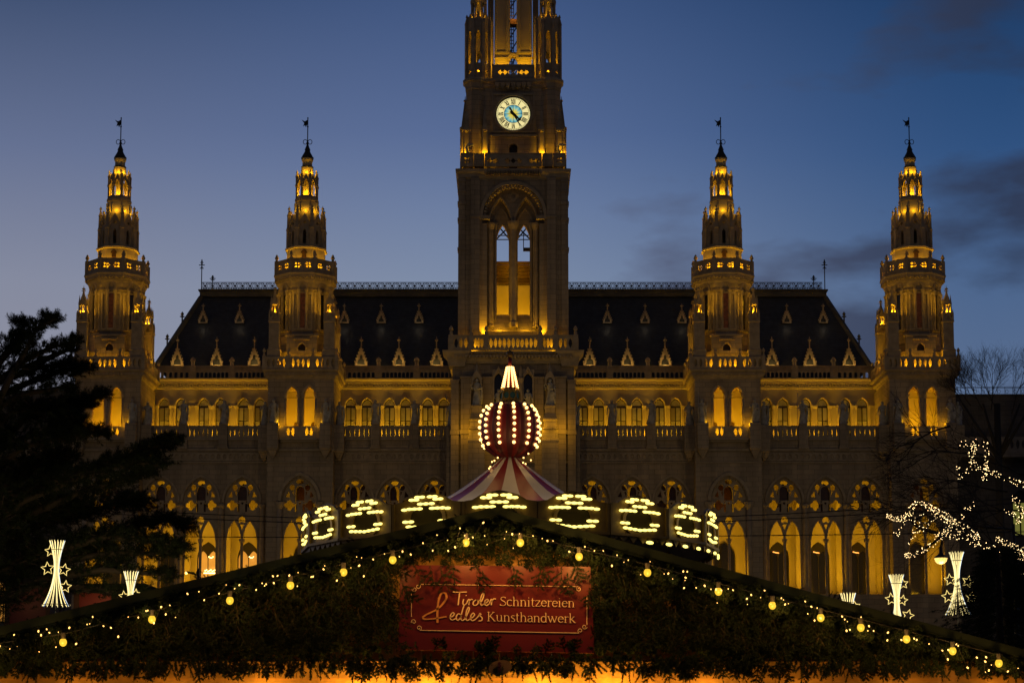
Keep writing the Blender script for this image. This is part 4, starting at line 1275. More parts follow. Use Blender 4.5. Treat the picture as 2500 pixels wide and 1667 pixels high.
# open centre piers with the staircase
yk = yt_ + 1.4; qk = mpp(80, yk); h = lambda v: H(v, yk)
for sx in (-1, 1):
    m = MB()
    x0, x1 = sorted((XC + sx * 10 * qk, XC + sx * 45 * qk))
    m.box(x0, x1, yk, yk + 1.4, z194, h(-70))
    for dd in (11, 14.5, 43): m.lathe([(.1, h(128)), (.1, h(-70))], 6, XC + sx * dd * qk, yk - .08)
    m.box(x0 - .05, x1 + .05, yk - .15, yk + 1.45, h(132), h(128))
    m.box(x0 - .02, x1 + .1, yk - .25, yk, h(146), h(142))
    ms(m, "centre_pier", [M_plaster])
    m = MB(); m.box(*sorted((XC + sx * 48 * qk, XC + sx * 62 * qk)), yk + .6, yk + 1.4, z194, h(-70)); ms(m, "side_pier", [M_stone])
    lamp("POINT", "floodlight", (XC + sx * 28 * qk, yk - 1.1, h(168)), 110, AMBER, mt, size=.15)
m = MB(); m.plate(archring(XC, 8 * qk, h(150), h(141), 7 * qk, 6), [], yk - .4, yk + .3)
m.plate(rect(XC - 10 * qk, XC + 10 * qk, h(137), h(128)), [], yk, yk + .4)
ms(m, "arch_moulding", [M_trim])
m = MB()
for dd in (-8, -4, 1): m.tube([(XC + dd * qk, yk + 2.2, z194), (XC + dd * qk, yk + 2.2, h(-70))], .04, 4)
for i in range(34):
    zz = z194 + i * .36; m.box(XC - 9.5 * qk, XC + 2 * qk, yk + 2.15, yk + 2.25, zz, zz + .05)
for i in range(8):
    m.tube([(XC - 9 * qk, yk + 2.3, z194 + i * 1.5), (XC + 9 * qk, yk + 2.3, z194 + i * 1.5 + 1.2)], .06, 4)
ms(m, "iron_staircase", [M_iron])
m = MB(); m.box(XC - 10 * qk, XC + 10 * qk, yk + 1.6, yk + 2.6, h(44), h(32)); ms(m, "stair_landing", [M_wood])
lamp("POINT", "floodlight", (XC + 2 * qk, yk + 1.2, h(20)), 90, (1, .4, .05), mt, size=.1)
# clock: lit dial, ring, numerals, hands
M_dial = material("lit_dial", (.6, .55, .3), .4, emit=(0.95, 0.82, 0.36), estr=0.92)
yd = yc_ + .02
clock = empty("clock", (XC, yd, zk), parent=hall)
CO = (XC, yd, zk)
def disc(r0, r1, mat, name, yy, n=48, parent=None):
    m = MB()
    if r0 > 0: m.plate(ell(XC, zk, r1, n=n), [ell(XC, zk, r0, n=n)], yy, yy + .03)
    else: m.plate(ell(XC, zk, r1, n=n), [], yy, yy + .03)
    return m.build(name, [mat], parent or clock, CO)
R = 42 * qc
disc(R * .53, R * .985, M_dial, "dial", yd + .1)
# centre of stained glass: blue-green rays with a yellow sun
mg = bpy.data.materials.new("stained_glass"); mg.use_nodes = True
t = mg.node_tree; b_ = t.nodes["Principled BSDF"]
tcn = t.nodes.new("ShaderNodeTexCoord"); sp_ = t.nodes.new("ShaderNodeSeparateXYZ"); t.links.new(tcn.outputs["Object"], sp_.inputs[0])
def tm(op, a, b=None):
    n_ = t.nodes.new("ShaderNodeMath"); n_.operation = op
    for i, x in enumerate((a, b)):
        if x is None: continue
        if isinstance(x, (int, float)): n_.inputs[i].default_value = x
        else: t.links.new(x, n_.inputs[i])
    return n_.outputs[0]
ang = tm("ARCTAN2", sp_.outputs[2], sp_.outputs[0]); rad = tm("SQRT", tm("ADD", tm("POWER", sp_.outputs[0], 2), tm("POWER", sp_.outputs[2], 2)))
ray = tm("MULTIPLY", tm("SINE", tm("MULTIPLY", ang, 12)), .10)
rp = t.nodes.new("ShaderNodeValToRGB"); el = rp.color_ramp.elements
while len(el) < 5: el.new(.5)
for e_, (p_, c_) in zip(el, ((0, (245, 214, 60)), (.45, (240, 222, 100)), (.68, (160, 212, 195)), (.9, (110, 185, 195)), (1, (70, 140, 165)))): e_.position = p_; e_.color = (*lin(c_), 1)
t.links.new(tm("ADD", tm("DIVIDE", rad, R * .52), ray), rp.inputs[0])
t.links.new(rp.outputs[0], b_.inputs["Emission Color"]); b_.inputs["Emission Strength"].default_value = .8
b_.inputs["Base Color"].default_value = (.1, .15, .15, 1)
disc(0, R * .53, mg, "stained_glass_centre", yd + .1)
M_black = material("black_paint", (.008, .008, .008), .5)
disc(R * .525, R * .545, M_black, "inner_ring", yd + .04)
disc(R * .90, R * .915, M_black, "minute_ring", yd + .04)
disc(R * .975, R * 1.04, M_black, "outer_ring", yd + .04)
def strokes(m, segs, w, y0, y1, M2):
    for (ax, az), (bx, bz) in segs:
        d = Vector((bx - ax, bz - az)); L = d.length
        if L < 1e-6: continue
        nx, nz = -d.y / L * w / 2, d.x / L * w / 2
        pts = [(ax + nx, az + nz), (bx + nx, bz + nz), (bx - nx, bz - nz), (ax - nx, az - nz)]
        m.plate([tuple((M2 @ Vector((p[0], p[1])))) for p in pts], [], y0, y1)
def rot2(a): return Matrix(((math.cos(a), -math.sin(a)), (math.sin(a), math.cos(a))))
ROM = ["XII", "I", "II", "III", "IIII", "V", "VI", "VII", "VIII", "IX", "X", "XI"]
for i, s in enumerate(ROM):
    a = -2 * PI * i / 12
    m = MB(); r0, r1 = R * .58, R * .87
    wch = {"I": .11, "V": .2, "X": .22}
    tot = sum(wch[c] for c in s) * R * .62; x = -tot / 2
    for c in s:
        w = wch[c] * R * .62
        if c == "I": strokes(m, [((x + w / 2, r0), (x + w / 2, r1))], R * .045, yd + .03, yd + .05, rot2(a))
        if c == "V": strokes(m, [((x + w * .1, r1), (x + w / 2, r0))], R * .05, yd + .03, yd + .05, rot2(a)); strokes(m, [((x + w * .9, r1), (x + w / 2, r0))], R * .03, yd + .028, yd + .048, rot2(a))
        if c == "X": strokes(m, [((x + w * .1, r1), (x + w * .9, r0))], R * .05, yd + .03, yd + .05, rot2(a)); strokes(m, [((x + w * .9, r1), (x + w * .1, r0))], R * .03, yd + .028, yd + .048, rot2(a))
        x += w
    m.v = [(vx + XC, vy, vz + zk) for vx, vy, vz in m.v]
    m.build("numeral", [M_black], clock, CO)
m = MB()
for i in range(60):
    a = 2 * PI * i / 60; m.lathe([(R * .016, 0)], 6) if False else None
    m.plate(ell(XC + R * .945 * math.sin(a), zk + R * .945 * math.cos(a), R * .018, n=5), [], yd + .03, yd + .05)
tag(m.build("minute_dots", [M_black], clock, CO), kind="stuff")
m = MB()
for a in (0, PI / 2): strokes(m, [((-R * .52, 0), (R * .52, 0))], R * .022, yd + .06, yd + .08, rot2(a))
m.v = [(vx + XC, vy, vz + zk) for vx, vy, vz in m.v]; m.build("glazing_bar", [M_black], clock, CO)
for (nm, ang_, L_, tail, w) in (("minute_hand", 25 / 60, .88, .40, .10), ("hour_hand", 4.42 / 12, .60, .22, .16)):
    m = MB(); a = -2 * PI * ang_
    pts = [(-w * .5 * R, -tail * R), (w * .5 * R, -tail * R), (w * .55 * R, 0), (w * .3 * R, L_ * R * .72)]
    if nm == "hour_hand": pts += [(w * 1.15 * R, L_ * R * .78), (0, L_ * R), (-w * 1.15 * R, L_ * R * .78)]
    else: pts += [(0, L_ * R), ]
    pts += [(-w * .3 * R, L_ * R * .72), (-w * .55 * R, 0)]
    off = -.06 if nm == "minute_hand" else -.02
    m.plate([tuple(rot2(a) @ Vector(p)) for p in pts], [], yd + off, yd + off + .03)
    if nm == "minute_hand":
        c = rot2(a) @ Vector((0, -R * .38)); m.plate(foil(c[0], c[1], R * .07, 3, 12), [], yd + off, yd + off + .03)
    m.v = [(vx + XC, vy, vz + zk) for vx, vy, vz in m.v]
    m.build(nm, [M_black], clock, CO)
# main tower lamps
for sx in (-1, 1):
    lamp("SPOT", "floodlight", (XC + sx * 70 * qs, y1 - .25, H(826, y1)), 620, AMBER, mt, target=(XC + sx * 70 * qs, y1 + .25, H(700, y1)), size=.1, spot=70)
    lamp("POINT", "floodlight", (XC + sx * 100 * q, MY + .0, zm(850)), 60, AMBER, mt, size=.2)
    lamp("POINT", "floodlight", (XC + sx * 118 * qc, yc_ + .5, H(374, yc_)), 150, AMBER, mt, size=.12)
    lamp("POINT", "floodlight", (XC + sx * 113 * qc, yc_ - 1.18, H(382, yc_)), 90, AMBER, mt, size=.12)
    lamp("POINT", "floodlight", (XC + sx * 69 * qc, yc_ - .95, H(382, yc_)), 80, AMBER, mt, size=.1)
    lamp("POINT", "floodlight", (XC + sx * 122 * q, MY - 1.9, zm(1050)), 80, AMBER, mt, size=.3); lamp("POINT", "floodlight", (XC + sx * 58 * q, MY - 1.9, zm(1050)), 110, AMBER, mt, size=.3)
lamp("AREA", "balcony_floodlight", (XC, MY - .3, zb0 - .0) if False else (XC, MY - .25, zm(856)), 75, AMBER, mt, target=(XC, MY + .4, zm(780)), size=6.0, size_y=.2)
lamp("AREA", "chamber_lamp", (XC, yi - 1.5, zt0 + 1.2), 620, AMBER, mt, target=(XC, yi, H(740, yi)), size=3.0, size_y=.4)
for sx in (-1, 1): lamp("POINT", "belfry_lamp", (XC + sx * 31 * q2, y1 + .3, H(806, y1)), 60, AMBER, mt, size=.1)
lamp("POINT", "belfry_lamp", (XC, y3 + 1.6, H(640, y3)), 120, AMBER, mt, size=.3)

# added fill spots without masts or fixtures, to warm and even out the facade
for (x, tx, p, sp_a, vt, col) in ((-46, X1, 3200, 17, 790, AMBER), (-26, X2, 3200, 17, 790, AMBER), (26, X3, 3200, 17, 790, AMBER), (46, X4, 3200, 17, 790, AMBER), (-12, 0, 750, 26, 700, (1, .65, .28)), (12, 0, 750, 26, 700, (1, .65, .28)),
                           (-34, -26, 3400, 95, 1100, (1, .70, .30)), (0, 0, 2600, 95, 1100, (1, .70, .30)), (34, 26, 3400, 95, 1100, (1, .70, .30))):
    lamp("SPOT", "facade_fill", (XC + x, 132, 7.5), p, col, None, target=(XC + tx, 176, H(vt, 176)), size=.4, spot=sp_a, blend=1.0)

# ================================================================= rear side wings (dark, set back)
M_green = emitter("green_lit_window", (.62, .60, .12), .22)
for sx, vt in ((-1, 953), (1, 962)):
    y = YW + 3; qq = mpp(1000, y)
    a, b = sorted((XC + sx * 1040 * qq, XC + sx * 1800 * qq))
    m = MB()
    holes = []; wx = []
    for k in range(6):
        x = XC + sx * (1232 + 100 * k) * qq; wx.append(x)
        holes.append(arch(x, 20 * qq, H(1310, y), H(1225, y), H(1195, y), 6))
        holes.append(arch(x, 20 * qq, H(1520, y), H(1400, y), H(1370, y), 6))
    m.plate(rect(a, b, 0, H(vt, y)), holes, y, y + .6)
    m.box(a, b, y + .6, y + 14, 0, H(vt, y))
    sw = m.build("rear_wing", [material("dark_stone_%s" % ("west" if sx < 0 else "east"), (.12, .105, .085), .9, var=.25, vscale=.5, blocks=(1.1, .48))], hall, (XC + sx * 45, y, 0))  # stone colour darker than the front walls
    for k, x in enumerate(wx):
        for (v0, vs_, va) in ((1310, 1225, 1195), (1520, 1400, 1370)):
            m = MB(); m.plate(arch(x, 20 * qq, H(v0, y), H(vs_, y), H(va, y), 6), [rect(x - 17 * qq, x - 1.5 * qq, H(v0, y) + .2, H(vs_, y)), rect(x + 1.5 * qq, x + 17 * qq, H(v0, y) + .2, H(vs_, y))], y + .2, y + .3)
            m.build("rear_window", [M_wframe], sw, (XC, y, 0))
            m = MB(); m.box(x - 19 * qq, x + 19 * qq, y + .33, y + .36, H(v0, y), H(va, y))
            m.build("rear_pane", [M_litglass if (sx < 0 and k == 0 and v0 == 1520) else (M_green if (sx > 0 and k == 0 and v0 == 1310) else M_dglass)], sw, (XC, y, 0))
    m = MB(); k = int((b - a) / 1.15)
    m.plate(rect(a, b, H(1103, y - 2), H(1066, y - 2)), [lens(a + (b - a) * (i + .5) / (2 * k), H(1084, y - 2), .17, .5, 4) for i in range(2 * k)], y - 2, y - 1.8)
    m.build("rear_balustrade", [M_trim], sw, (XC, y, 0))
    m = MB(); m.box(a, b, y - 2, y, H(1115, y - 2), H(1103, y - 2)); m.build("rear_ledge", [M_stone], sw, (XC, y, 0))
    hcr2 = H(vt - 19, y) - H(vt, y)
    for i in range(int((b - a) / .8)):
        x = (b - .4 - i * .8) if sx < 0 else (a + .4 + i * .8)
        if abs(x - XC) > 1290 * qq: break
        m = MB(); z0 = H(vt, y)
        for zz in (.05, hcr2 * .85, hcr2): m.box(x - .4, x + .4, y + .3, y + .34, z0 + zz - .02, z0 + zz + .02)
        m.box(x - .02, x + .02, y + .3, y + .34, z0, z0 + hcr2)
        m.tube([(x + .2 + .14 * math.cos(t), y + .32, z0 + hcr2 * .42 + .2 * math.sin(t)) for t in [2 * PI * j / 8 for j in range(8)]], .02, 4, closed=True)
        m.build("rear_railing", [M_iron], sw, (XC, y, 0))

# ================================================================= statues
def statue_mesh(var, hgt):
    rs = random.Random(var)
    m = MB()
    n = 20
    prof = [(.0, .40), (.06, .39), (.25, .33), (.45, .27), (.58, .23), (.68, .27), (.78, .30), (.83, .26), (.86, .12), (.875, .09)]
    lean = [.0, .03, -.03][var % 3]
    vs, fs = [], []
    for (t, r) in prof:
        for i in range(n):
            a = 2 * PI * i / n
            fold = 1 + (.14 * math.sin(a * (6 + var % 3) + t * 3 + var) * max(0, 1 - t * 1.3))
            sway = lean * math.sin(t * PI)
            vs.append((r * fold * math.cos(a) * hgt / 2.4 + sway, r * fold * .72 * math.sin(a) * hgt / 2.4, t * hgt))
    for j in range(len(prof) - 1):
        for i in range(n):
            a, b = j * n + i, j * n + (i + 1) % n
            fs.append((a, b, b + n, a + n))
    fs.append(tuple((len(prof) - 1) * n + i for i in range(n))); fs.append(tuple(range(n))[::-1])
    m.add(vs, fs, None, True)
    s = hgt / 2.4
    hx = lean
    m.ball((hx, -.03, .925 * hgt), .145 * s, 10, 8, sy=1.1, sz=1.25)
    m.ball((hx, .03, .945 * hgt), .16 * s, 8, 6, sz=1.0)
    m.ball((hx, -.19 * s, .915 * hgt), .035 * s, 5, 4)
    sh = .79 * hgt
    arms = {0: [(-1, [(-.27, 0, sh), (-.42, -.1, .62 * hgt), (-.2, -.28, .56 * hgt)]), (1, [(.27, 0, sh), (.44, -.05, .6 * hgt), (.5, -.15, .45 * hgt)])],
            1: [(-1, [(-.27, 0, sh), (-.45, -.05, .6 * hgt), (-.46, -.22, .75 * hgt)]), (1, [(.27, 0, sh), (.4, -.1, .62 * hgt), (.15, -.3, .6 * hgt)])],
            2: [(-1, [(-.27, 0, sh), (-.4, -.05, .6 * hgt), (-.42, -.1, .42 * hgt)]), (1, [(.27, 0, sh), (.46, -.08, .68 * hgt), (.48, -.2, .86 * hgt)])]}[var % 3]
    for _, p in arms:
        m.tube([(a * s + hx, b * s, c) for a, b, c in p], .085 * s, 7, r1=.055 * s)
        m.ball((p[-1][0] * s + hx, p[-1][1] * s, p[-1][2]), .065 * s, 6, 4)
    # cloak falling behind one shoulder
    c = []
    for k in range(7):
        t = k / 6; c.append((.34 * s * (1 + .15 * math.sin(t * 4)), .16 * s, (.8 - .72 * t) * hgt))
    m.tube(c, .10 * s, 6, r1=.16 * s)
    if var % 4 == 1:   # spear or banner staff
        m.tube([(-.47 * s, -.24 * s, .02), (-.46 * s, -.22 * s, hgt * 1.22)], .025 * s, 5); m.ball((-.46 * s, -.22 * s, hgt * 1.24), .06 * s, 5, 4, sz=1.8)
    if var % 4 == 2:   # shield
        m.plate([(.2 * s, .08 * hgt), (.42 * s, .2 * hgt), (.5 * s, .42 * hgt), (.4 * s, .5 * hgt), (.1 * s, .48 * hgt), (.06 * s, .3 * hgt)], [], -.3 * s, -.24 * s)
    if var % 4 == 3:   # open book held to the chest
        m.box(-.16 * s, .16 * s, -.38 * s, -.3 * s, .55 * hgt, .66 * hgt)
    m.lathe([(.42 * s, -.03), (.42 * s, .04), (.36 * s, .05)], 8, 0, 0, sy=.9)
    return m.mesh("statue", [M_statue], (0, 0, 0))
SM = {v: statue_mesh(v, 2.35) for v in range(12)}
ATTR = {0: "draped stone figure", 1: "stone figure with staff", 2: "stone figure with shield", 3: "stone figure with book"}
q2t = mpp(985, YT)
TN = {X1: "outer left tower", X2: "inner left tower", X3: "inner right tower", X4: "outer right tower"}
for dx in (X1, X2, X3, X4):
    for (off, yy, vv, where) in ((-64, YT - .55, 1036, "left of its lit arches"), (63, YT - .55, 1036, "right of its lit arches"), (-92, YT + 1.2, 1034, "on the left flank"), (92, YT + 1.2, 1034, "on the right flank")):
        STATUE_SPOTS.append((XC + dx + off * q2t, yy, H(vv, YT), "tower", dx, (where, off)))
        m = MB(); x = XC + dx + off * q2t
        if abs(off) < 70: m.box(x - .52, x + .52, YT - 1.1, YT - .003, H(1098, YT), H(vv, YT)); m.lathe([(.1, H(1120, YT)), (.5, H(1098, YT))], 4, x, YT - .55)
        else: m.box(x - .5, x + .5, YP - 1.3, YP - .2, H(1098, YT), H(vv, YT)); m.lathe([(.1, H(1120, YT)), (.5, H(1098, YT))], 4, x, YP - .75)
        m.build("pedestal", [M_stone], hall, (XC, 178, 0))
ORD = {"inner": {242: "nearer the clock tower", 338: "farther from the clock tower"}, "outer": {710: "nearer the clock tower", 809: "farther from the clock tower"}}
for i, (x, y, z, kind, sgn, p) in enumerate(STATUE_SPOTS):
    var = (i * 5 + 3) % 12
    o = put(SM[var], "statue", None, (x, y, z), random.uniform(-.3, .3))
    side = "left" if sgn < 0 else "right"
    a = ATTR[var % 4]
    if kind in ("inner", "outer"):
        lab = f"{a} on {side} {kind} wing balustrade, the one {ORD[kind][p]}"
    elif kind == "main_outer":
        lab = f"{a} on big stepped pedestal {side} of the carousel ball"; o.scale = (1.1,) * 3
    elif kind == "main_niche":
        lab = f"{a} in the clock tower niche on the {side}, behind the carousel top"; o.scale = (.95,) * 3
    elif kind == "main_side":
        lab = f"{a} at the {side} corner of the clock tower, beside the wing windows"
    else:
        lab = f"{a} on {TN[sgn]} pedestal, {p[0]}"
        if abs(p[1]) > 70: o.location.y = YP - .75
    tag(o, lab, "statue", "stone statues along the city hall facade")
# ================================================================= carousel with lit ball, crown and striped canopy
KY = 38.0
KX = P(1245, 1250, KY).x
def kz(v, off=0.0): return H(v, KY - off)
kq = mpp(1200, KY)
M_red = material("red_lacquer", (.17, .006, .004), .45, var=.2, vscale=3)
M_dred = material("dark_red_lacquer", (.07, .004, .004), .45)
M_gold = material("gold_leaf", (.42, .26, .05), .38, metal=.75, var=.25, vscale=6, bump=.2, bscale=20)
M_goldp = material("gold_paint", (.13, .08, .015), .45, metal=.3, var=.3, vscale=5)
M_cream = material("cream_canvas", (.50, .45, .38), .3, var=.08, vscale=2)
M_rcan = material("red_canvas", (.17, .012, .02), .3, var=.12, vscale=2)
M_teal = material("teal_enamel", (.04, .13, .13), .3)
M_bulb = emitter("carousel_bulb", (1.0, .55, .16), 4.0)
M_bulbp = emitter("panel_bulb", (1.0, .78, .17), 2.6)
M_mirror = material("mirror_glass", (.016, .012, .003), .8, spec=.1)
car = empty("carousel", (KX, KY, 0))
tag(car, "carousel with red and white canopy, bulb-studded red ball and ring of lit gold panels", "carousel")
KO = (KX, KY, 0)
def kb(m, name, mats, par=None, o=None): return m.build(name, mats, par or car, o or KO)
RK = 494 * mpp(1300, KY)
# canopy gores
prof = [(20, 1117), (48, 1141), (78, 1164), (112, 1189), (145, 1211), (200, 1240), (300, 1270), (400, 1290), (492, 1302)]
pr = [(a * mpp(v, KY), kz(v)) for a, v in prof]
NG = 24
for g_ in range(NG):
    m = MB(); sub_ = 4
    vs, fs = [], []
    for (r, z) in pr:
        for i in range(sub_ + 1):
            a = 2 * PI * (g_ - .5 + i / sub_) / NG
            rr = r * (1 + .012 * math.sin(PI * i / sub_))
            vs.append((KX + rr * math.sin(a), KY - rr * math.cos(a), z - .02 * math.sin(PI * i / sub_)))
    w = sub_ + 1
    for j in range(len(pr) - 1):
        for i in range(sub_):
            fs.append((j * w + i, j * w + i + 1, (j + 1) * w + i + 1, (j + 1) * w + i))
    m.add(vs, fs, None, True)
    kb(m, "canopy_gore", [M_cream if g_ % 2 == 0 else M_rcan])
# ball with ribs
c_z = kz(1050); rx = 70 * kq
bz = lambda v: kz(v)
NB = 24
bprof = [(17, 1119), (40, 1112), (58, 1098), (67, 1080), (71, 1055), (70, 1030), (65, 1010), (56, 996), (42, 987), (30, 984)]
ball = None
for g_ in range(NB):
    m = MB(); vs, fs = [], []
    sub_ = 3; w = sub_ + 1
    for (r, v) in bprof:
        for i in range(w):
            a = 2 * PI * (g_ - .5 + i / sub_) / NB
            rr = r * kq * (1 + .035 * math.sin(PI * i / sub_))
            vs.append((KX + rr * math.sin(a), KY - rr * math.cos(a), kz(v)))
    for j in range(len(bprof) - 1):
        for i in range(sub_): fs.append((j * w + i, j * w + i + 1, (j + 1) * w + i + 1, (j + 1) * w + i))
    m.add(vs, fs, None, True)
    kb(m, "ball_segment", [M_red if g_ % 2 else M_dred])
gm = MB(); gm.ball((0, 0, 0), .034, 8, 6)
bulb_me = gm.mesh("bulb", [M_bulb], (0, 0, 0))
st = MB(); st.tube([(0, 0, 0), (0, .08, 0)], .012, 5)
def interp(prof, v):
    for (a, va), (b, vb) in zip(prof, prof[1:]):
        if (va - v) * (vb - v) <= 0: return a + (b - a) * (v - va) / (vb - va + 1e-9)
    return prof[-1][0]
for k in range(12):
    th = math.radians(8.3 + 30 * k)
    for v in (1089, 1074.5, 1060, 1045, 1030.5, 1016, 1003.5, 994):
        r = (interp(bprof, v) + 4.5) * kq
        put(bulb_me, "ball_bulb", car, (KX + r * math.sin(th), KY - r * math.cos(th), kz(v)))
for k in range(10):
    th = 2 * PI * (k + .5) / 10 + .1
    for j in range(10):
        v = 946 - j * 5.4; r = (19.5 - j * 1.25) * kq
        o = put(bulb_me, "crown_bulb", car, (KX + r * math.sin(th), KY - r * math.cos(th), kz(v))); o.scale = (.62,) * 3
m = MB(); m.lathe([(19 * kq, kz(953)), (13 * kq, kz(930)), (7 * kq, kz(905)), (4.5 * kq, kz(893))], 16, KX, KY, smooth=True)
m.lathe([(4.6 * kq, kz(893)), (4.6 * kq, kz(874))], 12, KX, KY, smooth=True)
kb(m, "crown_cone", [M_red])
m = MB(); m.lathe([(23 * kq, kz(985)), (20 * kq, kz(975)), (20 * kq, kz(950))], 16, KX, KY, smooth=True); kb(m, "crown_neck", [M_dred])
for k in range(10):
    th = 2 * PI * k / 10 + .27
    M = Matrix.Translation((KX, KY, 0)) @ Matrix.Rotation(th, 4, 'Z')
    rr = 24 * kq; e = rr * math.tan(PI / 10) * 1.02
    m = MB()
    zA = kz(984); zB = kz(952)
    m.plate([(-e, zA + .04), (-e * .5, zA), (0, zA + .05), (e * .5, zA), (e, zA + .04), (e, zB - .06), (e * .6, zB), (e * .3, zB - .04), (0, zB + .04), (-e * .3, zB - .04), (-e * .6, zB), (-e, zB - .06)], [ell(0, (zA + zB) / 2, .062, .075, 12)], -rr, -rr + .03, M)
    m.plate(ell(0, (zA + zB) / 2, .075, .09, 14), [ell(0, (zA + zB) / 2, .06, .073, 14)], -rr - .02, -rr - .002, M)
    cp = kb(m, "crown_panel", [M_gold])
    m = MB(); m.plate(ell(0, (zA + zB) / 2, .06, .073, 12), [], -rr + .005, -rr + .025, M); kb(m, "enamel_oval", [M_teal], cp)
m = MB(); m.ball((KX, KY, kz(864)), 9 * kq, 12, 8); m.lathe([(.012, kz(855)), (.004, kz(846))], 6, KX, KY); kb(m, "finial_ball", [M_goldp])
for k in range(9):
    th = -1.35 + 2.7 * k / 8
    lamp("POINT", "canopy_light", (KX + 2.1 * math.sin(th), KY - 2.1 * math.cos(th), kz(1211)), 2.6, (1, .72, .32), car, size=.15)
# ring of lit panels
yo_ = .0
pm = None
zt_, zb_2 = kz(1266), kz(1352)          # panel top and bottom as seen at the sides
PH = zt_ - zb_2
NPAN = 19
hwp = RK * math.tan(PI / NPAN)
def panel_meshes():
    m = MB()
    m.plate([(-hwp, 0), (hwp, 0), (hwp, PH * .80), (hwp * .72, PH * .84), (hwp * .5, PH * .97), (hwp * .2, PH * 1.05), (0, PH * 1.09), (-hwp * .2, PH * 1.05), (-hwp * .5, PH * .97), (-hwp * .72, PH * .84), (-hwp, PH * .80)], [], 0, .05)
    m.plate(ell(0, PH * .42, .40, .30, 24), [ell(0, PH * .42, .33, .235, 24)], -.04, -.002)
    m.plate(ell(0, PH * .87, .24, .11, 18), [ell(0, PH * .87, .18, .07, 18)], -.04, -.002)
    m.plate(rect(-hwp, -hwp + .05, 0, PH * .8), [], -.05, -.002); m.plate(rect(hwp - .05, hwp, 0, PH * .8), [], -.05, -.002)
    m.box(-hwp, hwp, -.06, -.002, 0, .05)
    for k in range(6): m.plate([(-hwp + (k) * hwp / 3, 0), (-hwp + (k + .5) * hwp / 3, -.12), (-hwp + (k + 1) * hwp / 3, 0)], [], 0, .04)
    a = m.mesh("rim_panel", [M_goldp], (0, 0, 0))
    m = MB(); m.plate(ell(0, PH * .42, .33, .235, 20), [], -.012, -.002); b = m.mesh("panel_mirror", [M_mirror], (0, 0, 0))
    return a, b
pa, pb = panel_meshes()
gm = MB(); gm.ball((0, 0, 0), .028, 6, 4, sx=2.4); pbulb = gm.mesh("panel_bulb", [M_bulbp], (0, 0, 0))
PB = []
for sx in (-1, 1):
    for dx in (.07, .15): PB.append((sx * dx, .95))
    for dx in (.17, .25): PB.append((sx * dx, .885))
    for dx in (.11, .2, .29, .38): PB.append((sx * dx, .655 if dx < .3 else .64))
    for dx in (.26, .36): PB.append((sx * dx, .33))
for dx in (-.1, 0, .1): PB.append((dx, .775))
for dx in (-.3, -.2, -.1, 0, .1, .2, .3): PB.append((dx, .17 + abs(dx) * .12))
for k in range(NPAN):
    th = math.radians(-2.6) + 2 * PI * k / NPAN
    o = put(pa, "rim_panel", car, (KX + RK * math.sin(th), KY - RK * math.cos(th), zb_2), th)
    for me, nm in ((pb, "panel_mirror"),):
        c = bpy.data.objects.new(nm, me); C.objects.link(c); c.parent = o
    if math.cos(th) > .02:
        for (x, f) in PB:
            c = bpy.data.objects.new("panel_bulb", pbulb); C.objects.link(c); c.parent = o
            c.location = (x * 1.16, -.055, PH * f)
# inner structure
m = MB()
m.lathe([(RK - .1, zb_2 - .05), (RK - .1, zb_2 + .02)], 38, KX, KY); kb(m, "ceiling_board", [M_goldp])
m = MB(); m.lathe([(.9, .5), (.9, zb_2 - .05)], 16, KX, KY); kb(m, "centre_drum", [M_gold])
m = MB(); m.lathe([(RK + .1, .1), (RK + .1, .5), (RK, .52)], 38, KX, KY); kb(m, "platform", [M_dred])
for k in range(12):
    th = 2 * PI * k / 12 + .2
    m = MB(); m.tube([(KX + .8 * RK * math.sin(th), KY - .8 * RK * math.cos(th), .5), (KX + .8 * RK * math.sin(th), KY - .8 * RK * math.cos(th), zb_2)], .035, 6); kb(m, "twisted_pole", [M_gold])
# lower rim bulbs on the right
for i in range(8):
    th = math.radians(38 + i * 7.0)
    c = put(pbulb, "rim_bulb", car, (KX + (RK + .1) * math.sin(th), KY - (RK + .1) * math.cos(th), zb_2 - .1), th); c.scale = (1.5, 1, 1.2)
# sprig of fairy bulbs round the ball foot
fm = MB(); fm.ball((0, 0, 0), .018, 5, 4); fme = fm.mesh("foot_bulb", [M_bulb], (0, 0, 0))
for (u, v) in ((1201, 1127), (1197, 1139), (1194, 1143), (1290, 1107), (1278, 1117), (1277, 1129), (1283, 1132), (1296, 1123), (1207, 1124), (1215, 1117)):
    put(fme, "foot_bulb", car, tuple(P(u, v, KY - .3)))
# the bulbs' own light on ball and canopy
for (dx, dy, v, p) in ((-.9, -1.0, 1040, 4), (.95, -.9, 1040, 4), (0, -1.3, 1095, 5)):
    lamp("POINT", "bulb_light", (KX + dx, KY + dy, kz(v)), p, WARM, car, size=.3)
for k in range(NPAN):
    th = math.radians(-2.6) + 2 * PI * k / NPAN
    if math.cos(th) > -.1:
        lamp("POINT", "panel_light", (KX + (RK + .35) * math.sin(th), KY - (RK + .35) * math.cos(th), zb_2 + PH * .5), 3, (1, .72, .25), car, size=.25)

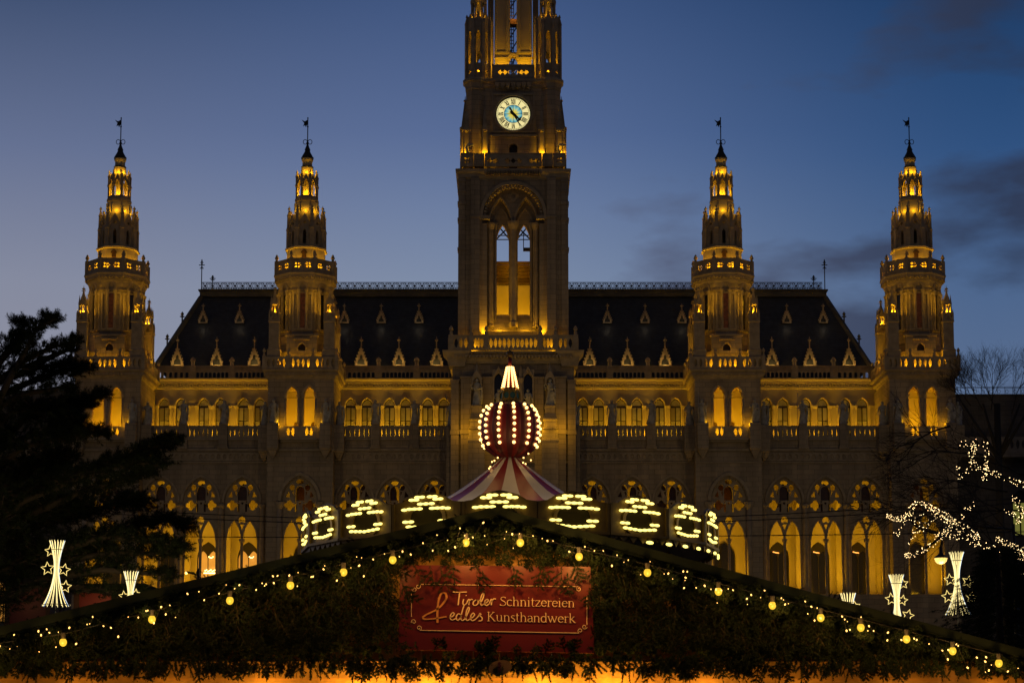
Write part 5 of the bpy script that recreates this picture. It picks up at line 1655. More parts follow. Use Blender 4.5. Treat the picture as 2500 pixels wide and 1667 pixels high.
# ================================================================= market stall in front
SY = 10.0
sq_ = mpp(1500, SY)
def sp(u, v, y=SY): return P(u, v, y)
AP = (1210, 1249); LE = (-260, 1603); RI = (2700, 1650)
M_roofp = material("roofing_felt", (.010, .016, .013), .9, spec=.1, var=.2, vscale=8)
M_board = material("pine_board", (.46, .24, .08), .6, var=.25, vscale=9, streak=False, bump=.15, bscale=30)
stall = empty("market_stall", (0, SY + 1.5, 0))
tag(stall, "wooden market stall with low gable roof edged in fir branches and string lights", "market stall")
SO = (0, SY + 1.5, 0)
def sb(m, name, mats, kind=None):
    o = m.build(name, mats, stall, SO)
    if kind: o["kind"] = kind
    return o
def slope(u):
    """photo row of the roof edge above column u"""
    if u < AP[0]: return AP[1] + (LE[1] - AP[1]) * (AP[0] - u) / (AP[0] - LE[0])
    return AP[1] + (RI[1] - AP[1]) * (u - AP[0]) / (RI[0] - AP[0])
a_, l_, r_ = sp(*AP), sp(*LE), sp(*RI)
for (p0, p1) in ((l_, a_), (a_, r_)):
    m = MB()
    d = Vector((0, 0, .05))
    vs = [p0 + Vector((0, -.12, 0)), p1 + Vector((0, -.12, 0)), p1 + Vector((0, 3.4, 0)), p0 + Vector((0, 3.4, 0))]
    m.add([*vs, *[v - d for v in vs]], [(0, 1, 2, 3), (7, 6, 5, 4), (0, 4, 5, 1), (1, 5, 6, 2), (2, 6, 7, 3), (3, 7, 4, 0)])
    sb(m, "roof_panel", [M_roofp])
    m = MB()
    e = Vector((0, 0, -.046)); s_ = Vector((0, 0, -.052))
    f0, f1 = p0 + Vector((0, -.14, .01)), p1 + Vector((0, -.14, .01))
    b0, b1 = f0 + Vector((0, .04, 0)), f1 + Vector((0, .04, 0))
    m.add([f0, f1, b1, b0, f0 + e, f1 + e, b1 + e, b0 + e], [(0, 1, 2, 3), (7, 6, 5, 4), (0, 4, 5, 1), (1, 5, 6, 2), (2, 6, 7, 3), (3, 7, 4, 0)])
    sb(m, "barge_board", [M_roofp])
# gable boards behind the garland
zb0 = sp(0, 1640).z
y_g = SY + .22
nb = 46
u0, u1 = -240, 2680
for i in range(nb):
    ua = u0 + (u1 - u0) * i / nb; ub = u0 + (u1 - u0) * (i + 1) / nb - 1.2
    xa, xb = sp(ua, 1500, y_g).x, sp(ub, 1500, y_g).x
    za, zb = sp(ua, slope(ua) + 25, y_g).z, sp(ub, slope(ub) + 25, y_g).z
    m = MB(); m.plate([(xa, zb0), (xb, zb0), (xb, zb), (xa, za)], [], y_g, y_g + .03)
    sb(m, "gable_board", [M_board])
# header boards under the garland
for i in range(58):
    ua = -240 + i * 51; xa, xb = sp(ua, 1600, y_g - .03).x, sp(ua + 49.5, 1600, y_g - .03).x
    m = MB(); m.box(xa, xb, SY + .11, SY + .14, sp(0, 1654).z, sp(0, 1612).z); sb(m, "header_board", [M_board])
for (a, b) in ((-240, 1100), (1101, 1900), (1901, 2700)):
    m = MB(); m.box(sp(a, 1600).x, sp(b, 1600).x, SY + .12, SY + .15, sp(0, 1700).z, sp(0, 1649).z); sb(m, "header_rail", [M_board])
# posts, counter and rear wall so that the stall is whole
for u in (-200, 1210, 2640):
    m = MB(); x = sp(u, 1600).x; m.box(x - .06, x + .06, SY + .1, SY + .22, 0, sp(0, 1640).z) if u != 1210 else None
    if u != 1210: sb(m, "corner_post", [M_wood])
m = MB(); m.box(sp(-200, 1600).x, sp(2640, 1600).x, SY - .1, SY + .6, .85, .92); sb(m, "counter", [M_board])
m = MB(); m.box(sp(-200, 1600).x, sp(2640, 1600).x, SY + .1, SY + .15, 0, .85); sb(m, "front_panel", [M_wood])
m = MB(); m.box(sp(-200, 1600).x, sp(2640, 1600).x, SY + 3.2, SY + 3.25, 0, l_.z - .1); sb(m, "rear_wall", [M_wood])
# warm lamps under the eave, just inside the stall front
for u in (-60, 180, 420, 640, 880, 1060, 1320, 1500, 1720, 1960, 2200, 2440):
    p_ = sp(u, 1735, SY + .03)
    lamp("POINT", "stall_lamp", (p_.x, SY + .03, p_.z), 11 if 850 < u < 1550 else (4.5 if 500 < u < 1900 else 1.6), (1, .50, .05), stall, size=.03)

# sign board
SG = SY - .02
def sg(cx, cy): return P(940 + cx / 3.5875, 1230 + cy / 3.5875, SG)
M_sign = material("sign_red", (.11, .004, .003), .45, var=.1, vscale=3)
M_cr = material("cream_lettering", (.85, .62, .36), .5)
M_tan = material("tan_lettering", (.55, .24, .07), .5)
c = sg(985, 900)
sign = empty("sign_board", tuple(c))
tag(sign, "red sign board reading Tiroler Schnitzereien & edles Kunsthandwerk under fir branches", "sign")
def ribbon(m, pts, w, y0, y1, taper=None):
    P2 = [Vector((p.x, p.z)) for p in pts]
    n = len(P2)
    L, R_ = [], []
    for i in range(n):
        a = P2[max(0, i - 1)]; b = P2[min(n - 1, i + 1)]
        d = (b - a).normalized() if (b - a).length > 0 else Vector((1, 0))
        ww = w if not isinstance(w, (list, tuple)) else w[0] + (w[1] - w[0]) * i / (n - 1)
        if taper: ww *= taper(i / (n - 1), d)
        nn_ = Vector((-d.y, d.x)) * ww / 2
        L.append(P2[i] + nn_); R_.append(P2[i] - nn_)
    vs = [(p.x, y0, p.y) for p in L] + [(p.x, y0, p.y) for p in R_] + [(p.x, y1, p.y) for p in L] + [(p.x, y1, p.y) for p in R_]
    fs = []
    for i in range(n - 1):
        fs += [(i, i + 1, n + i + 1, n + i), (2 * n + i, 3 * n + i, 3 * n + i + 1, 2 * n + i + 1), (i, 2 * n + i, 2 * n + i + 1, i + 1), (n + i, n + i + 1, 3 * n + i + 1, 3 * n + i)]
    fs += [(0, n, 3 * n, 2 * n), (n - 1, 3 * n - 1, 4 * n - 1, 2 * n - 1)]
    m.add(vs, fs)
def smooth_path(pts, k=6):
    out = []
    n = len(pts)
    if n < 3: return pts
    for i in range(n - 1):
        p0 = pts[max(0, i - 1)]; p1 = pts[i]; p2 = pts[i + 1]; p3 = pts[min(n - 1, i + 2)]
        for j in range(k):
            t = j / k
            out.append(tuple(.5 * ((2 * p1[c_]) + (-p0[c_] + p2[c_]) * t + (2 * p0[c_] - 5 * p1[c_] + 4 * p2[c_] - p3[c_]) * t * t + (-p0[c_] + 3 * p1[c_] - 3 * p2[c_] + p3[c_]) * t ** 3) for c_ in (0, 1)))
    out.append(pts[-1]); return out
cor = [sg(118, 1272), sg(1835, 1305), sg(1800, 548), sg(134, 533)]
m = MB(); m.plate([(p.x, p.z) for p in cor], [], SG, SG + .02); m.build("sign_panel", [M_sign], sign, tuple(c))
px_ = 1 / 3.5875 * mpp(1480, SG)
def sdraw(name, paths, w, mat, smooth=True, taper=None):
    m = MB()
    for p in paths:
        pp = smooth_path(p) if smooth and len(p) > 2 else p
        ribbon(m, [sg(*q_) for q_ in pp], (w if not isinstance(w, tuple) else w) if not isinstance(w, (int, float)) else w * px_, SG - .006, SG - .0015, taper)
    return m.build(name, [mat], sign, tuple(c))
sdraw("frame_line", [[(305, 701), (1690, 722)]], 5, M_cr, False)
sdraw("frame_line", [[(305, 1104), (1700, 1128)]], 6, M_cr, False)
sdraw("frame_line", [[(231, 780), (231, 985)]], 5, M_cr, False)
sdraw("frame_line", [[(1768, 800), (1768, 1058)]], 6, M_cr, False)
def scroll(cx, cy, r, a0, s):
    pts = []
    for i in range(22):
        t = i / 21; a = a0 + s * t * 2 * PI * 1.15
        rr = r * (1 - .72 * t); pts.append((cx + rr * math.cos(a), cy + rr * math.sin(a)))
    return [pts]
for (cx, cy, a0, s) in ((290, 720, -.9, 1), (1698, 742, -2.2, -1), (298, 1083, .9, -1), (1710, 1108, 2.0, 1), (1747, 1072, .2, 1), (258, 745, 3.6, -1), (252, 1030, 2.8, 1)):
    sdraw("frame_scroll", scroll(cx, cy, 23, a0, s), 5, M_cr, False)
# handwritten words, stroke by stroke
T = [[(592, 768), (640, 771), (718, 769)], [(655, 771), (648, 820), (640, 884)]]
i_ = [[(690, 832), (682, 862), (692, 884), (715, 868)], [(709, 797), (714, 802)]]
r1 = [[(715, 868), (732, 834), (740, 842), (733, 884)], [(737, 856), (752, 834), (770, 836)]]
o_ = [[(800, 836), (777, 852), (772, 876), (790, 886), (812, 872), (815, 848), (800, 836), (818, 845), (832, 842)]]
l1 = [[(828, 868), (850, 840), (866, 795), (858, 780), (842, 812), (834, 860), (846, 885), (866, 872)]]
e1 = [[(866, 864), (888, 862), (904, 844), (894, 832), (876, 846), (872, 872), (888, 886), (914, 872)]]
r2 = [[(916, 868), (928, 834), (936, 842), (930, 884)], [(933, 856), (950, 830), (970, 830)]]
HW = lambda t, d: .75 + .35 * abs(d.y)
for p in (T, i_, r1, o_, l1, e1, r2): sdraw("letter", p, 10, M_cr, True, HW)
def sh(paths, dx, dy, s=1.0): return [[((x - 0) * s + dx, (y) * s + dy) for x, y in p] for p in paths]
ee = [[(562, 992), (592, 982), (606, 960), (594, 950), (576, 968), (572, 1000), (590, 1014), (620, 1000)]]
dd = [[(662, 966), (640, 960), (624, 988), (634, 1016), (656, 1002), (668, 968)], [(690, 890), (680, 925), (668, 970), (664, 1004), (680, 1018), (702, 1002)]]
ll = [[(698, 1000), (722, 962), (738, 916), (730, 902), (714, 938), (706, 994), (720, 1018), (744, 1004)]]
e3 = [[(742, 998), (766, 992), (784, 968), (772, 954), (754, 972), (750, 1004), (768, 1020), (796, 1004)]]
ss = [[(796, 1004), (818, 980), (830, 956), (840, 966), (826, 972), (850, 994), (846, 1018), (820, 1022)]]
for p in (ee, dd, ll, e3, ss): sdraw("letter", p, 10, M_cr, True, HW)
amp = [[(330, 996), (350, 1006), (420, 1004), (540, 984)], [(328, 994), (360, 968), (440, 930), (500, 880), (538, 820), (528, 782), (500, 780), (478, 812), (464, 880), (458, 960), (460, 1040)]]
sdraw("ampersand", amp, 17, M_tan, True, lambda t, d: .6 + .5 * abs(d.y))
# roman letters: x-height 1, width in same unit; strokes (pts, thick?)
def arcp(cx, cy, rx, ry, a0, a1, n=9):
    return [(cx + rx * math.cos(math.radians(a0 + (a1 - a0) * i / n)), cy + ry * math.sin(math.radians(a0 + (a1 - a0) * i / n))) for i in range(n + 1)]
def serif(x, y, w=.26): return [(x - w / 2, y), (x + w / 2, y)]
G = {}
st_ = lambda x, a=0, b=1: ([(x, a), (x, b)], 1)
sf = lambda x, y, w=.26: (serif(x, y, w), 2)
G["S"] = (.8, [(arcp(.42, 1.13, .28, .30, 35, 240), 0), ([(.28, .88), (.6, .66)], 1), (arcp(.38, .37, .32, .35, 50, -150), 0), ([(.66, 1.22), (.68, 1.42)], 0), ([(.08, .02), (.07, .3)], 0)])
G["c"] = (.68, [(arcp(.4, .5, .33, .48, 50, 310), 3)])
G["h"] = (.86, [st_(.18, 0, 1.5), (arcp(.42, .62, .24, .36, 175, 0), 0), st_(.66, 0, .62), sf(.18, .02), sf(.66, .02), ([(.06, 1.46), (.2, 1.5)], 2)])
G["n"] = (.86, [st_(.18, 0, 1), (arcp(.42, .62, .24, .36, 175, 0), 0), st_(.66, 0, .62), sf(.18, .02), sf(.66, .02), ([(.06, .93), (.2, .98)], 2)])
G["i"] = (.42, [st_(.2, 0, 1), sf(.2, .02), ([(.08, .93), (.22, .98)], 2), ([(.2, 1.32), (.2, 1.42)], 1)])
G["t"] = (.5, [([(.2, 1.3), (.2, .25)], 1), (arcp(.38, .22, .18, .22, 180, 290), 0), ([(.04, .97), (.46, .97)], 2)])
G["z"] = (.68, [([(.08, .96), (.6, .96)], 2), ([(.58, .95), (.1, .05)], 1), ([(.08, .03), (.62, .03)], 2), ([(.08, .96), (.08, .78)], 2), ([(.62, .03), (.63, .24)], 2)])
G["e"] = (.72, [(arcp(.38, .5, .3, .47, 10, 320), 3), ([(.1, .58), (.66, .58)], 2)])
G["r"] = (.56, [st_(.18, 0, 1), (arcp(.42, .66, .22, .28, 165, 55), 0), sf(.18, .02, .3), ([(.06, .93), (.2, .98)], 2)])
G["K"] = (1.02, [st_(.2, 0, 1.45), ([(.25, .72), (.78, 1.42)], 0), ([(.36, .86), (.9, .04)], 1), sf(.2, .02, .34), sf(.2, 1.44, .34), sf(.92, .02, .24), sf(.76, 1.44, .28)])
G["u"] = (.86, [st_(.18, .35, 1), (arcp(.42, .36, .24, .34, 180, 350), 0), st_(.66, 0, 1), ([(.06, .97), (.18, .97)], 2), ([(.54, .97), (.66, .97)], 2), ([(.66, .03), (.8, .05)], 2)])
G["s"] = (.56, [(arcp(.3, .76, .2, .21, 40, 240), 0), ([(.2, .6), (.4, .42)], 1), (arcp(.28, .25, .2, .23, 50, -150), 0)])
G["a"] = (.68, [(arcp(.32, .72, .22, .25, 160, 0), 0), st_(.54, .1, .74), (arcp(.3, .27, .21, .25, 90, 320), 3), ([(.3, .54), (.54, .6)], 0), ([(.54, .08), (.66, .04)], 2)])
G["d"] = (.82, [(arcp(.36, .48, .29, .47, 40, 325), 3), st_(.62, 0, 1.5), ([(.5, 1.46), (.63, 1.5)], 2), ([(.62, .03), (.76, .05)], 2)])
G["w"] = (1.16, [([(.08, .97), (.34, .02)], 1), ([(.34, .02), (.56, .9)], 0), ([(.52, .97), (.8, .02)], 1), ([(.8, .02), (1.04, .95)], 0), sf(.08, .97, .24), sf(.52, .97, .2), sf(1.03, .97, .2)])
G["k"] = (.84, [st_(.18, 0, 1.5), ([(.2, .46), (.58, .94)], 0), ([(.3, .58), (.72, .03)], 1), sf(.18, .02), sf(.72, .02), sf(.58, .96, .22), ([(.06, 1.46), (.2, 1.5)], 2)])
WID = {0: .085, 1: .14, 2: .06, 3: .115}
def word(txt, x0, x1, yb0, yb1, xh):
    tot = sum(G[ch][0] for ch in txt); sc = (x1 - x0) / tot
    x = 0
    for ch in txt:
        w, ps = G[ch]
        m = MB()
        for (p, k) in ps:
            pts = []
            for (a, b) in p:
                X_ = x0 + (x + a) * sc; f = (X_ - x0) / (x1 - x0)
                pts.append(sg(X_, yb0 + (yb1 - yb0) * f - b * xh))
            if len(pts) == 2: pts = [pts[0].lerp(pts[1], i / 3) for i in range(4)]
            ribbon(m, pts, WID[k] * xh * px_, SG - .006 - .0004 * k, SG - .0015, (lambda t, d: .7 + .55 * abs(d.y)) if k in (0, 3) else None)
        m.build("letter", [M_cr], sign, tuple(c)); x += w
word("Schnitzereien", 1004, 1664, 889, 903, 54)
word("Kunsthandwerk", 892, 1672, 1024, 1040, 55)
# oval number plaque
cp_ = P(1221, 1629, SY - .08)
plq = empty("number_plaque", tuple(cp_))
tag(plq, "small oval wooden plaque hanging in the fir fringe below the red sign", "plaque")
m = MB(); a = .062; m.plate([(cp_.x + a * 1.0 * math.cos(t) , cp_.z + a * .66 * math.sin(t) + a * .12 * math.cos(t)) for t in [2 * PI * i / 28 for i in range(28)]], [], SY - .09, SY - .075)
m.build("plaque_board", [material("plaque_wood", (.16, .09, .03), .6, var=.2, vscale=20)], plq, tuple(cp_))
m = MB()
S_ = [(.30, .62), (.12, .82), (-.18, .80), (-.28, .52), (-.05, .25), (.24, .05), (.26, -.25), (.02, -.38)]
pts1 = smooth_path([(x * .022, z * .024 + .012) for x, z in S_]); pts2 = smooth_path([(-x * .022, -z * .024 - .004) for x, z in S_])
for pt in (pts1, pts2): ribbon(m, [Vector((cp_.x - .004 + x, 0, cp_.z + z * .8 + .002)) for x, z in pt], .006, SY - .094, SY - .0905)
m.build("plaque_figure", [M_dred], plq, tuple(cp_))

# ---------------------------------------------------------------- fir garland
def needles(tw_pts, tw_dirs, n_per, nl, nw, rng, spread=.6):
    """numpy: needle triangles round twig segments. returns verts (k,3,3)"""
    k = len(tw_pts)
    P_ = np.repeat(tw_pts, n_per, axis=0); D = np.repeat(tw_dirs, n_per, axis=0)
    L = np.linalg.norm(D, axis=1, keepdims=True); U = D / L
    t = rng.random((k * n_per, 1))
    base = P_ + D * t
    rnd = rng.normal(size=(k * n_per, 3)); rnd -= U * np.sum(rnd * U, axis=1, keepdims=True); rnd /= np.linalg.norm(rnd, axis=1, keepdims=True)
    dirn = U * .85 + rnd * spread; dirn /= np.linalg.norm(dirn, axis=1, keepdims=True)
    ln = nl * (.75 + .5 * rng.random((k * n_per, 1))) * (1.05 - .45 * t)
    tip = base + dirn * ln
    side = np.cross(dirn, rng.normal(size=(k * n_per, 3))); side /= np.linalg.norm(side, axis=1, keepdims=True)
    return np.stack([base - side * nw, base + side * nw, tip], axis=1)
def tri_object(name, tris, mat, parent=None, origin=(0, 0, 0)):
    V = tris.reshape(-1, 3) - np.array(origin)
    n = len(V) // 3
    me = bpy.data.meshes.new(name)
    me.vertices.add(len(V)); me.vertices.foreach_set("co", V.astype(np.float32).ravel())
    me.loops.add(len(V)); me.loops.foreach_set("vertex_index", np.arange(len(V), dtype=np.int32))
    me.polygons.add(n); me.polygons.foreach_set("loop_start", np.arange(0, len(V), 3, dtype=np.int32))
    me.polygons.foreach_set("loop_total", np.full(n, 3, dtype=np.int32))
    me.materials.append(mat); me.update(calc_edges=True)
    return put(me, name, parent, origin)
M_fir = material("fir_needles", (.011, .020, .008), .65, var=.45, vscale=7, spec=.15)
M_twig = material("fir_twig", (.05, .03, .015), .8)
rng = np.random.default_rng(11)
tp, td = [], []
def sprig(base, d, L, rng):
    """main stem plus side fingers"""
    d = d / np.linalg.norm(d)
    side = np.cross(d, np.array([0, 1, 0])); side /= np.linalg.norm(side) + 1e-9
    tp.append(base); td.append(d * L)
    for f in (.25, .5, .72):
        for s in (-1, 1):
            if rng.random() < .15: continue
            dd = d * .62 + side * s * .75 + np.array([0, rng.normal() * .2, 0]); dd /= np.linalg.norm(dd)
            tp.append(base + d * L * f); td.append(dd * L * (.55 - .35 * f) * (1 + .2 * rng.normal()))
def V3(p): return np.array([p.x, p.y, p.z])
sx0, sx1 = 118 / 3.5875 + 940, 1835 / 3.5875 + 940
cnt = 0
while cnt < 6500:
    u = rng.uniform(-180, 2640); top = slope(u) + 22
    if top > 1600: continue
    v = rng.uniform(top, 1606) if rng.random() < .8 else rng.uniform(top, min(1606, top + 60))
    if v < top: continue
    inside = (sx0 - 4 < u < sx1 - 4 and 1388 < v < 1585)
    if inside: continue
    if 1385 < v < 1600 and (920 < u < sx0 - 2 or sx1 < u < 1500) and rng.random() < .15: continue
    if v > 1590 and 950 < u < 1480 and rng.random() < .55: continue
    # thinner patches near the middle bottom where lit boards shine through
    if v > 1470 and (840 < u < 940 or 1490 < u < 1720) and rng.random() < .34: continue
    if rng.random() < .10: continue
    y = SY + rng.uniform(-.07, .12)
    ang_ = rng.normal() * .6
    d = np.array([math.sin(ang_), rng.normal() * .25 - .15, -math.cos(ang_)])
    L = rng.uniform(.07, .15)
    vb = v - 25
    if v > 1580: L *= .55
    if 1300 < v < 1388 and sx0 < u < sx1: L = min(L, .075)
    if 1388 <= v + L * 450 and sx0 < u < sx1 and v > 1300 and v < 1388 and rng.random() < .55: continue
    sprig(V3(P(u, vb, y)), d, L, rng); cnt += 1
NBACK = len(tp)
# hanging fringe under the eave, sprigs over the sign, upper edge fluff
for i in range(1000):
    u = rng.uniform(-150, 2600); ang_ = rng.normal() * .5
    b_ = V3(P(u, rng.uniform(1592, 1626), SY + rng.uniform(-.09, .0))); d_ = np.array([math.sin(ang_), rng.normal() * .1, -math.cos(ang_)]); L_ = rng.uniform(.05, .11)
    if i % 3 == 0: sprig(b_, d_, L_, rng)
    else: tp.append(b_); td.append(d_ * L_); tp.append(b_); td.append(d_ * L_ * .9)
for (u, v, a, L) in ((1010, 1378, .5, .13), (1050, 1380, .2, .13), (1075, 1385, .35, .16), (1105, 1372, .1, .12), (1165, 1375, 0, .14), (1178, 1392, .1, .13), (1250, 1375, .2, .13), (1262, 1388, -.1, .12), (1310, 1372, .7, .14), (1330, 1385, -.3, .13), (1370, 1380, 0, .15), (1385, 1396, .1, .14), (1400, 1372, .4, .12), (1430, 1400, .5, .15),
                     (985, 1440, .9, .12), (978, 1420, .6, .13), (1440, 1560, 2.5, .12), (1440, 1440, -.1, .1), (1060, 1592, 2.9, .08), (1090, 1590, -2.7, .08), (1200, 1592, 2.9, .1), (1215, 1598, -2.6, .1), (1180, 1590, 2.6, .08), (1330, 1596, 2.7, .08), (1380, 1592, -2.8, .09), (1400, 1592, 2.9, .08)):
    sprig(V3(P(u, v, SY - .06)), np.array([math.sin(a), -.1, -math.cos(a)]), L, rng)
for i in range(700):
    u = rng.uniform(-150, 2640); a = rng.normal() * .9
    sprig(V3(P(u, slope(u) + rng.uniform(9, 40), SY - .11 + rng.uniform(-.05, .03))), np.array([math.sin(a), -.5, -.35 - .6 * abs(math.cos(a))]), rng.uniform(.05, .09), rng)
tp_, td_ = np.array(tp), np.array(td)
tris = np.concatenate([needles(tp_[:NBACK], td_[:NBACK], 30, .020, .0019, rng, .72), needles(tp_[NBACK:], td_[NBACK:], 66, .019, .0017, rng, .72)])
gar = empty("fir_garland", (0, SY, 0)); tag(gar, "thick dark garland of fir branches covering the gable of the market stall", "garland")
ga_ = tri_object("fir_needles", tris, M_fir, gar, (0, SY, 0)); ga_["kind"] = "stuff"
tw3 = np.stack([tp_ - [[.0018, 0, 0]], tp_ + [[.0018, 0, 0]], tp_ + td_], axis=1)
tw_ = tri_object("fir_twigs", tw3, M_twig, gar, (0, SY, 0)); tw_["kind"] = "stuff"

# ---------------------------------------------------------------- light chain of globe bulbs, chain of tiny lights
M_globe = emitter("globe_bulb", (1.0, .60, .035), 1.05)
M_cable = material("black_cable", (.01, .01, .01), .6)
chain = empty("light_chain", tuple(P(1210, 1400, SY - .14)))
tag(chain, "string of large round amber bulbs hung in two slopes across the stall gable", "string lights")
CHO = tuple(P(1210, 1400, SY - .14))
BP = [(-20, 1592), (145, 1567), (349, 1511), (528, 1465), (667, 1428), (789, 1396), (902, 1366), (1070, 1324), (1195, 1324), (1330, 1358), (1487, 1397), (1650, 1443), (1774, 1477), (1885, 1507), (1977, 1531), (2082, 1559), (2188, 1588), (2294, 1618)]
BP = [(u * 1.063 if u != -20 else -20, v) for u, v in BP]
gm = MB(); gm.ball((0, 0, 0), .0200, 14, 10, sz=1.12)
globe = gm.mesh("globe_bulb", [M_globe], (0, 0, 0))
sm_ = MB(); sm_.lathe([(.011, .014), (.013, .045), (.008, .05)], 8); sock = sm_.mesh("bulb_socket", [M_cable], (0, 0, 0))
pts = []
for (u, v) in BP:
    p = P(u, v, SY - .18); b = put(globe, "globe_bulb", chain, tuple(p))
    k = bpy.data.objects.new("bulb_socket", sock); C.objects.link(k); k.parent = b; k.location = (0, 0, .004)
    pts.append(p + Vector((0, .01, .045)))
    lamp("POINT", "bulb_light", tuple(p + Vector((0, -.07, -.03))), 3.6 if 1050 < u < 1500 else 1.2, (1, .45, .08), chain, size=.02)
m = MB(); m.tube(pts, .0022, 5); m.build("cable", [M_cable], chain, CHO)
M_fairy = emitter("fairy_bulb", (1.0, .55, .13), 3.4)
fch = empty("fairy_light_chain", tuple(P(1210, 1290, SY - .15)))
tag(fch, "chain of tiny warm lights scattered along the fir trimmed roof edge", "fairy lights")
fb = MB(); fb.ball((0, 0, 0), .0044, 6, 5, sz=1.5)
fme2 = fb.mesh("fairy_bulb", [M_fairy], (0, 0, 0))
rf = random.Random(5)
us = []
u = 8
while u < 2495:
    for _ in range(rf.choice([1, 1, 1, 2, 2, 3])):
        uu = u + rf.uniform(-18, 18); vv = slope(uu) + rf.triangular(12, 84, 34)
        p = P(uu, vv, SY - .18 - rf.random() * .03)
        b = put(fme2, "fairy_bulb", fch, tuple(p)); s = rf.choice([.45, .6, .75, .9, 1]); b.scale = (s, s, s); b.rotation_euler = (rf.uniform(-.6, .6), rf.uniform(-.9, .9), 0)
        us.append((uu, p))
    u += rf.uniform(16, 36)
us.sort(key=lambda t: t[0])
m = MB(); m.tube([p + Vector((0, .02, .006)) for _, p in us], .0012, 4); m.build("wire", [M_cable], fch, tuple(P(1210, 1290, SY - .15)))
for i in range(0, len(us), 7):
    lamp("POINT", "fairy_glow", tuple(us[i][1] + Vector((0, -.02, .0))), .12, (1, .6, .2), fch, size=.02)
# ================================================================= light columns with stars
M_tube = emitter("light_tube", (1.0, .80, .32), 1.7)
M_tubec = emitter("light_tube_cool", (.55, .75, 1.0), 1.2)
M_star = emitter("star_rope", (1.0, .74, .22), 1.5)
def light_column(u, vt, vb, Y, label, stars, ntube=15, ph=0.0):
    top, bot = P(u, vt, Y), P(u, vb, Y)
    Hh = top.z - bot.z; k = Hh / 155.0
    e = empty("light_column", (top.x, Y, 0)); tag(e, label, "light column", "lit light columns with stars")
    O = (top.x, Y, 0)
    for i in range(ntube):
        a = 2 * PI * i / ntube + ph
        pts = []
        for (r, f) in ((20, 1.0), (14, .88), (8, .72), (6.5, .6), (7, .48), (13, .3), (23, .13), (34, 0)):
            r *= .9; pts.append((top.x + r * k * math.sin(a), Y - r * k * math.cos(a), bot.z + Hh * f))
        m = MB(); m.tube(smooth_path3(pts), .62 * k, 5)
        m.build("light_tube", [M_tubec if i % 7 == 3 else M_tube], e, O)
    for (dx, v, r, tilt) in stars:
        m = MB(); cz_ = P(u, v, Y).z; cx_ = top.x + dx * k; pts = []
        for j in range(10):
            rr = (r if j % 2 == 0 else r * .45) * k; a = tilt + PI / 2 + j * PI / 5
            pts.append((cx_ + rr * math.cos(a), Y - 9 * k, cz_ + rr * math.sin(a)))
        m.tube(pts, .95 * k, 5, closed=True, smooth=False); m.build("light_star", [M_star], e, O)
    m = MB(); m.tube([(top.x, Y, 0), (top.x, Y, bot.z + Hh * .8)], 1.6 * k, 8); m.build("pole", [M_iron], e, O)
    for f, r in ((.02, 34), (.86, 13)):
        m = MB(); m.tube([(top.x + r * k * math.cos(t), Y + r * k * math.sin(t), bot.z + Hh * f) for t in [2 * PI * i / 18 for i in range(18)]], .9 * k, 5, closed=True); m.build("hoop", [M_iron], e, O)
    lamp("POINT", "column_glow", (top.x, Y - 1.2, bot.z + Hh * .5), 60, (1, .7, .3), e, size=.5)
def smooth_path3(pts, k=3):
    out = []; n = len(pts)
    for i in range(n - 1):
        p0, p1, p2, p3 = [Vector(pts[j]) for j in (max(0, i - 1), i, i + 1, min(n - 1, i + 2))]
        for j in range(k):
            t = j / k; out.append(.5 * ((2 * p1) + (-p0 + p2) * t + (2 * p0 - 5 * p1 + 4 * p2 - p3) * t * t + (-p0 + 3 * p1 - 3 * p2 + p3) * t ** 3))
    out.append(Vector(pts[-1])); return out
light_column(2335, 1347, 1500, 60, "tall light column with four star outlines, beside the bowl street lamp", [(-20, 1415, 15, .1), (24, 1420, 15, -.3), (-26, 1456, 16, .15), (32, 1458, 15, -.1)])
light_column(2188, 1402, 1560, 62, "light column with stars whose foot is hidden by the stall roof edge", [(14, 1425, 13, .1), (-15, 1462, 15, .1), (12, 1465, 13, -.2), (24, 1502, 15, -.3)], ph=.2)
light_column(2070, 1447, 1610, 64, "light column of which only the flared tip shows above the stall roof", [(14, 1480, 13, .1), (-15, 1520, 15, .1)], ph=.1)
light_column(140, 1319, 1479, 26.5, "light column with stars standing among the pine branches, whole and bright", [(-13, 1345, 14, .1), (-19, 1388, 16, .1), (20, 1391, 15, -.2), (24, 1432, 15, -.1)], ph=.3)
light_column(320, 1394, 1550, 29.2, "small light column half hidden behind the pine twigs and stall roof", [(-14, 1455, 13, .1), (14, 1450, 13, -.1)], ph=.15)

# ---------------------------------------------------------------- bowl street lamp hung from a bracket
p = P(2297, 1362, 55); k = mpp(1362, 55)
lampo = empty("street_lamp", (p.x + 2.2, 55, 0)); tag(lampo, "hanging bowl street lamp with dark hood, glowing below the fairy-lit branches", "street lamp")
LO = (p.x + 2.2, 55, 0)
m = MB(); m.lathe([(2 * k, p.z - 15 * k), (8 * k, p.z - 13 * k), (13 * k, p.z - 8 * k), (15.5 * k, p.z)], 16, p.x, 55, smooth=True); m.build("glass_bowl", [emitter("bowl_glass", (1, .62, .16), 1.7)], lampo, LO)
m = MB(); m.lathe([(17 * k, p.z), (15 * k, p.z + 3 * k), (7 * k, p.z + 9 * k), (4 * k, p.z + 14 * k), (4 * k, p.z + 24 * k), (1.5 * k, p.z + 28 * k)], 16, p.x, 55, smooth=True); m.build("lamp_hood", [M_iron], lampo, LO)
m = MB(); m.tube([(p.x, 55, p.z + 26 * k), (p.x + .1, 55, p.z + 60 * k), (p.x + .8, 55, p.z + 80 * k), (p.x + 2.2, 55, p.z + 70 * k)], .035, 6); m.build("bracket", [M_iron], lampo, LO)
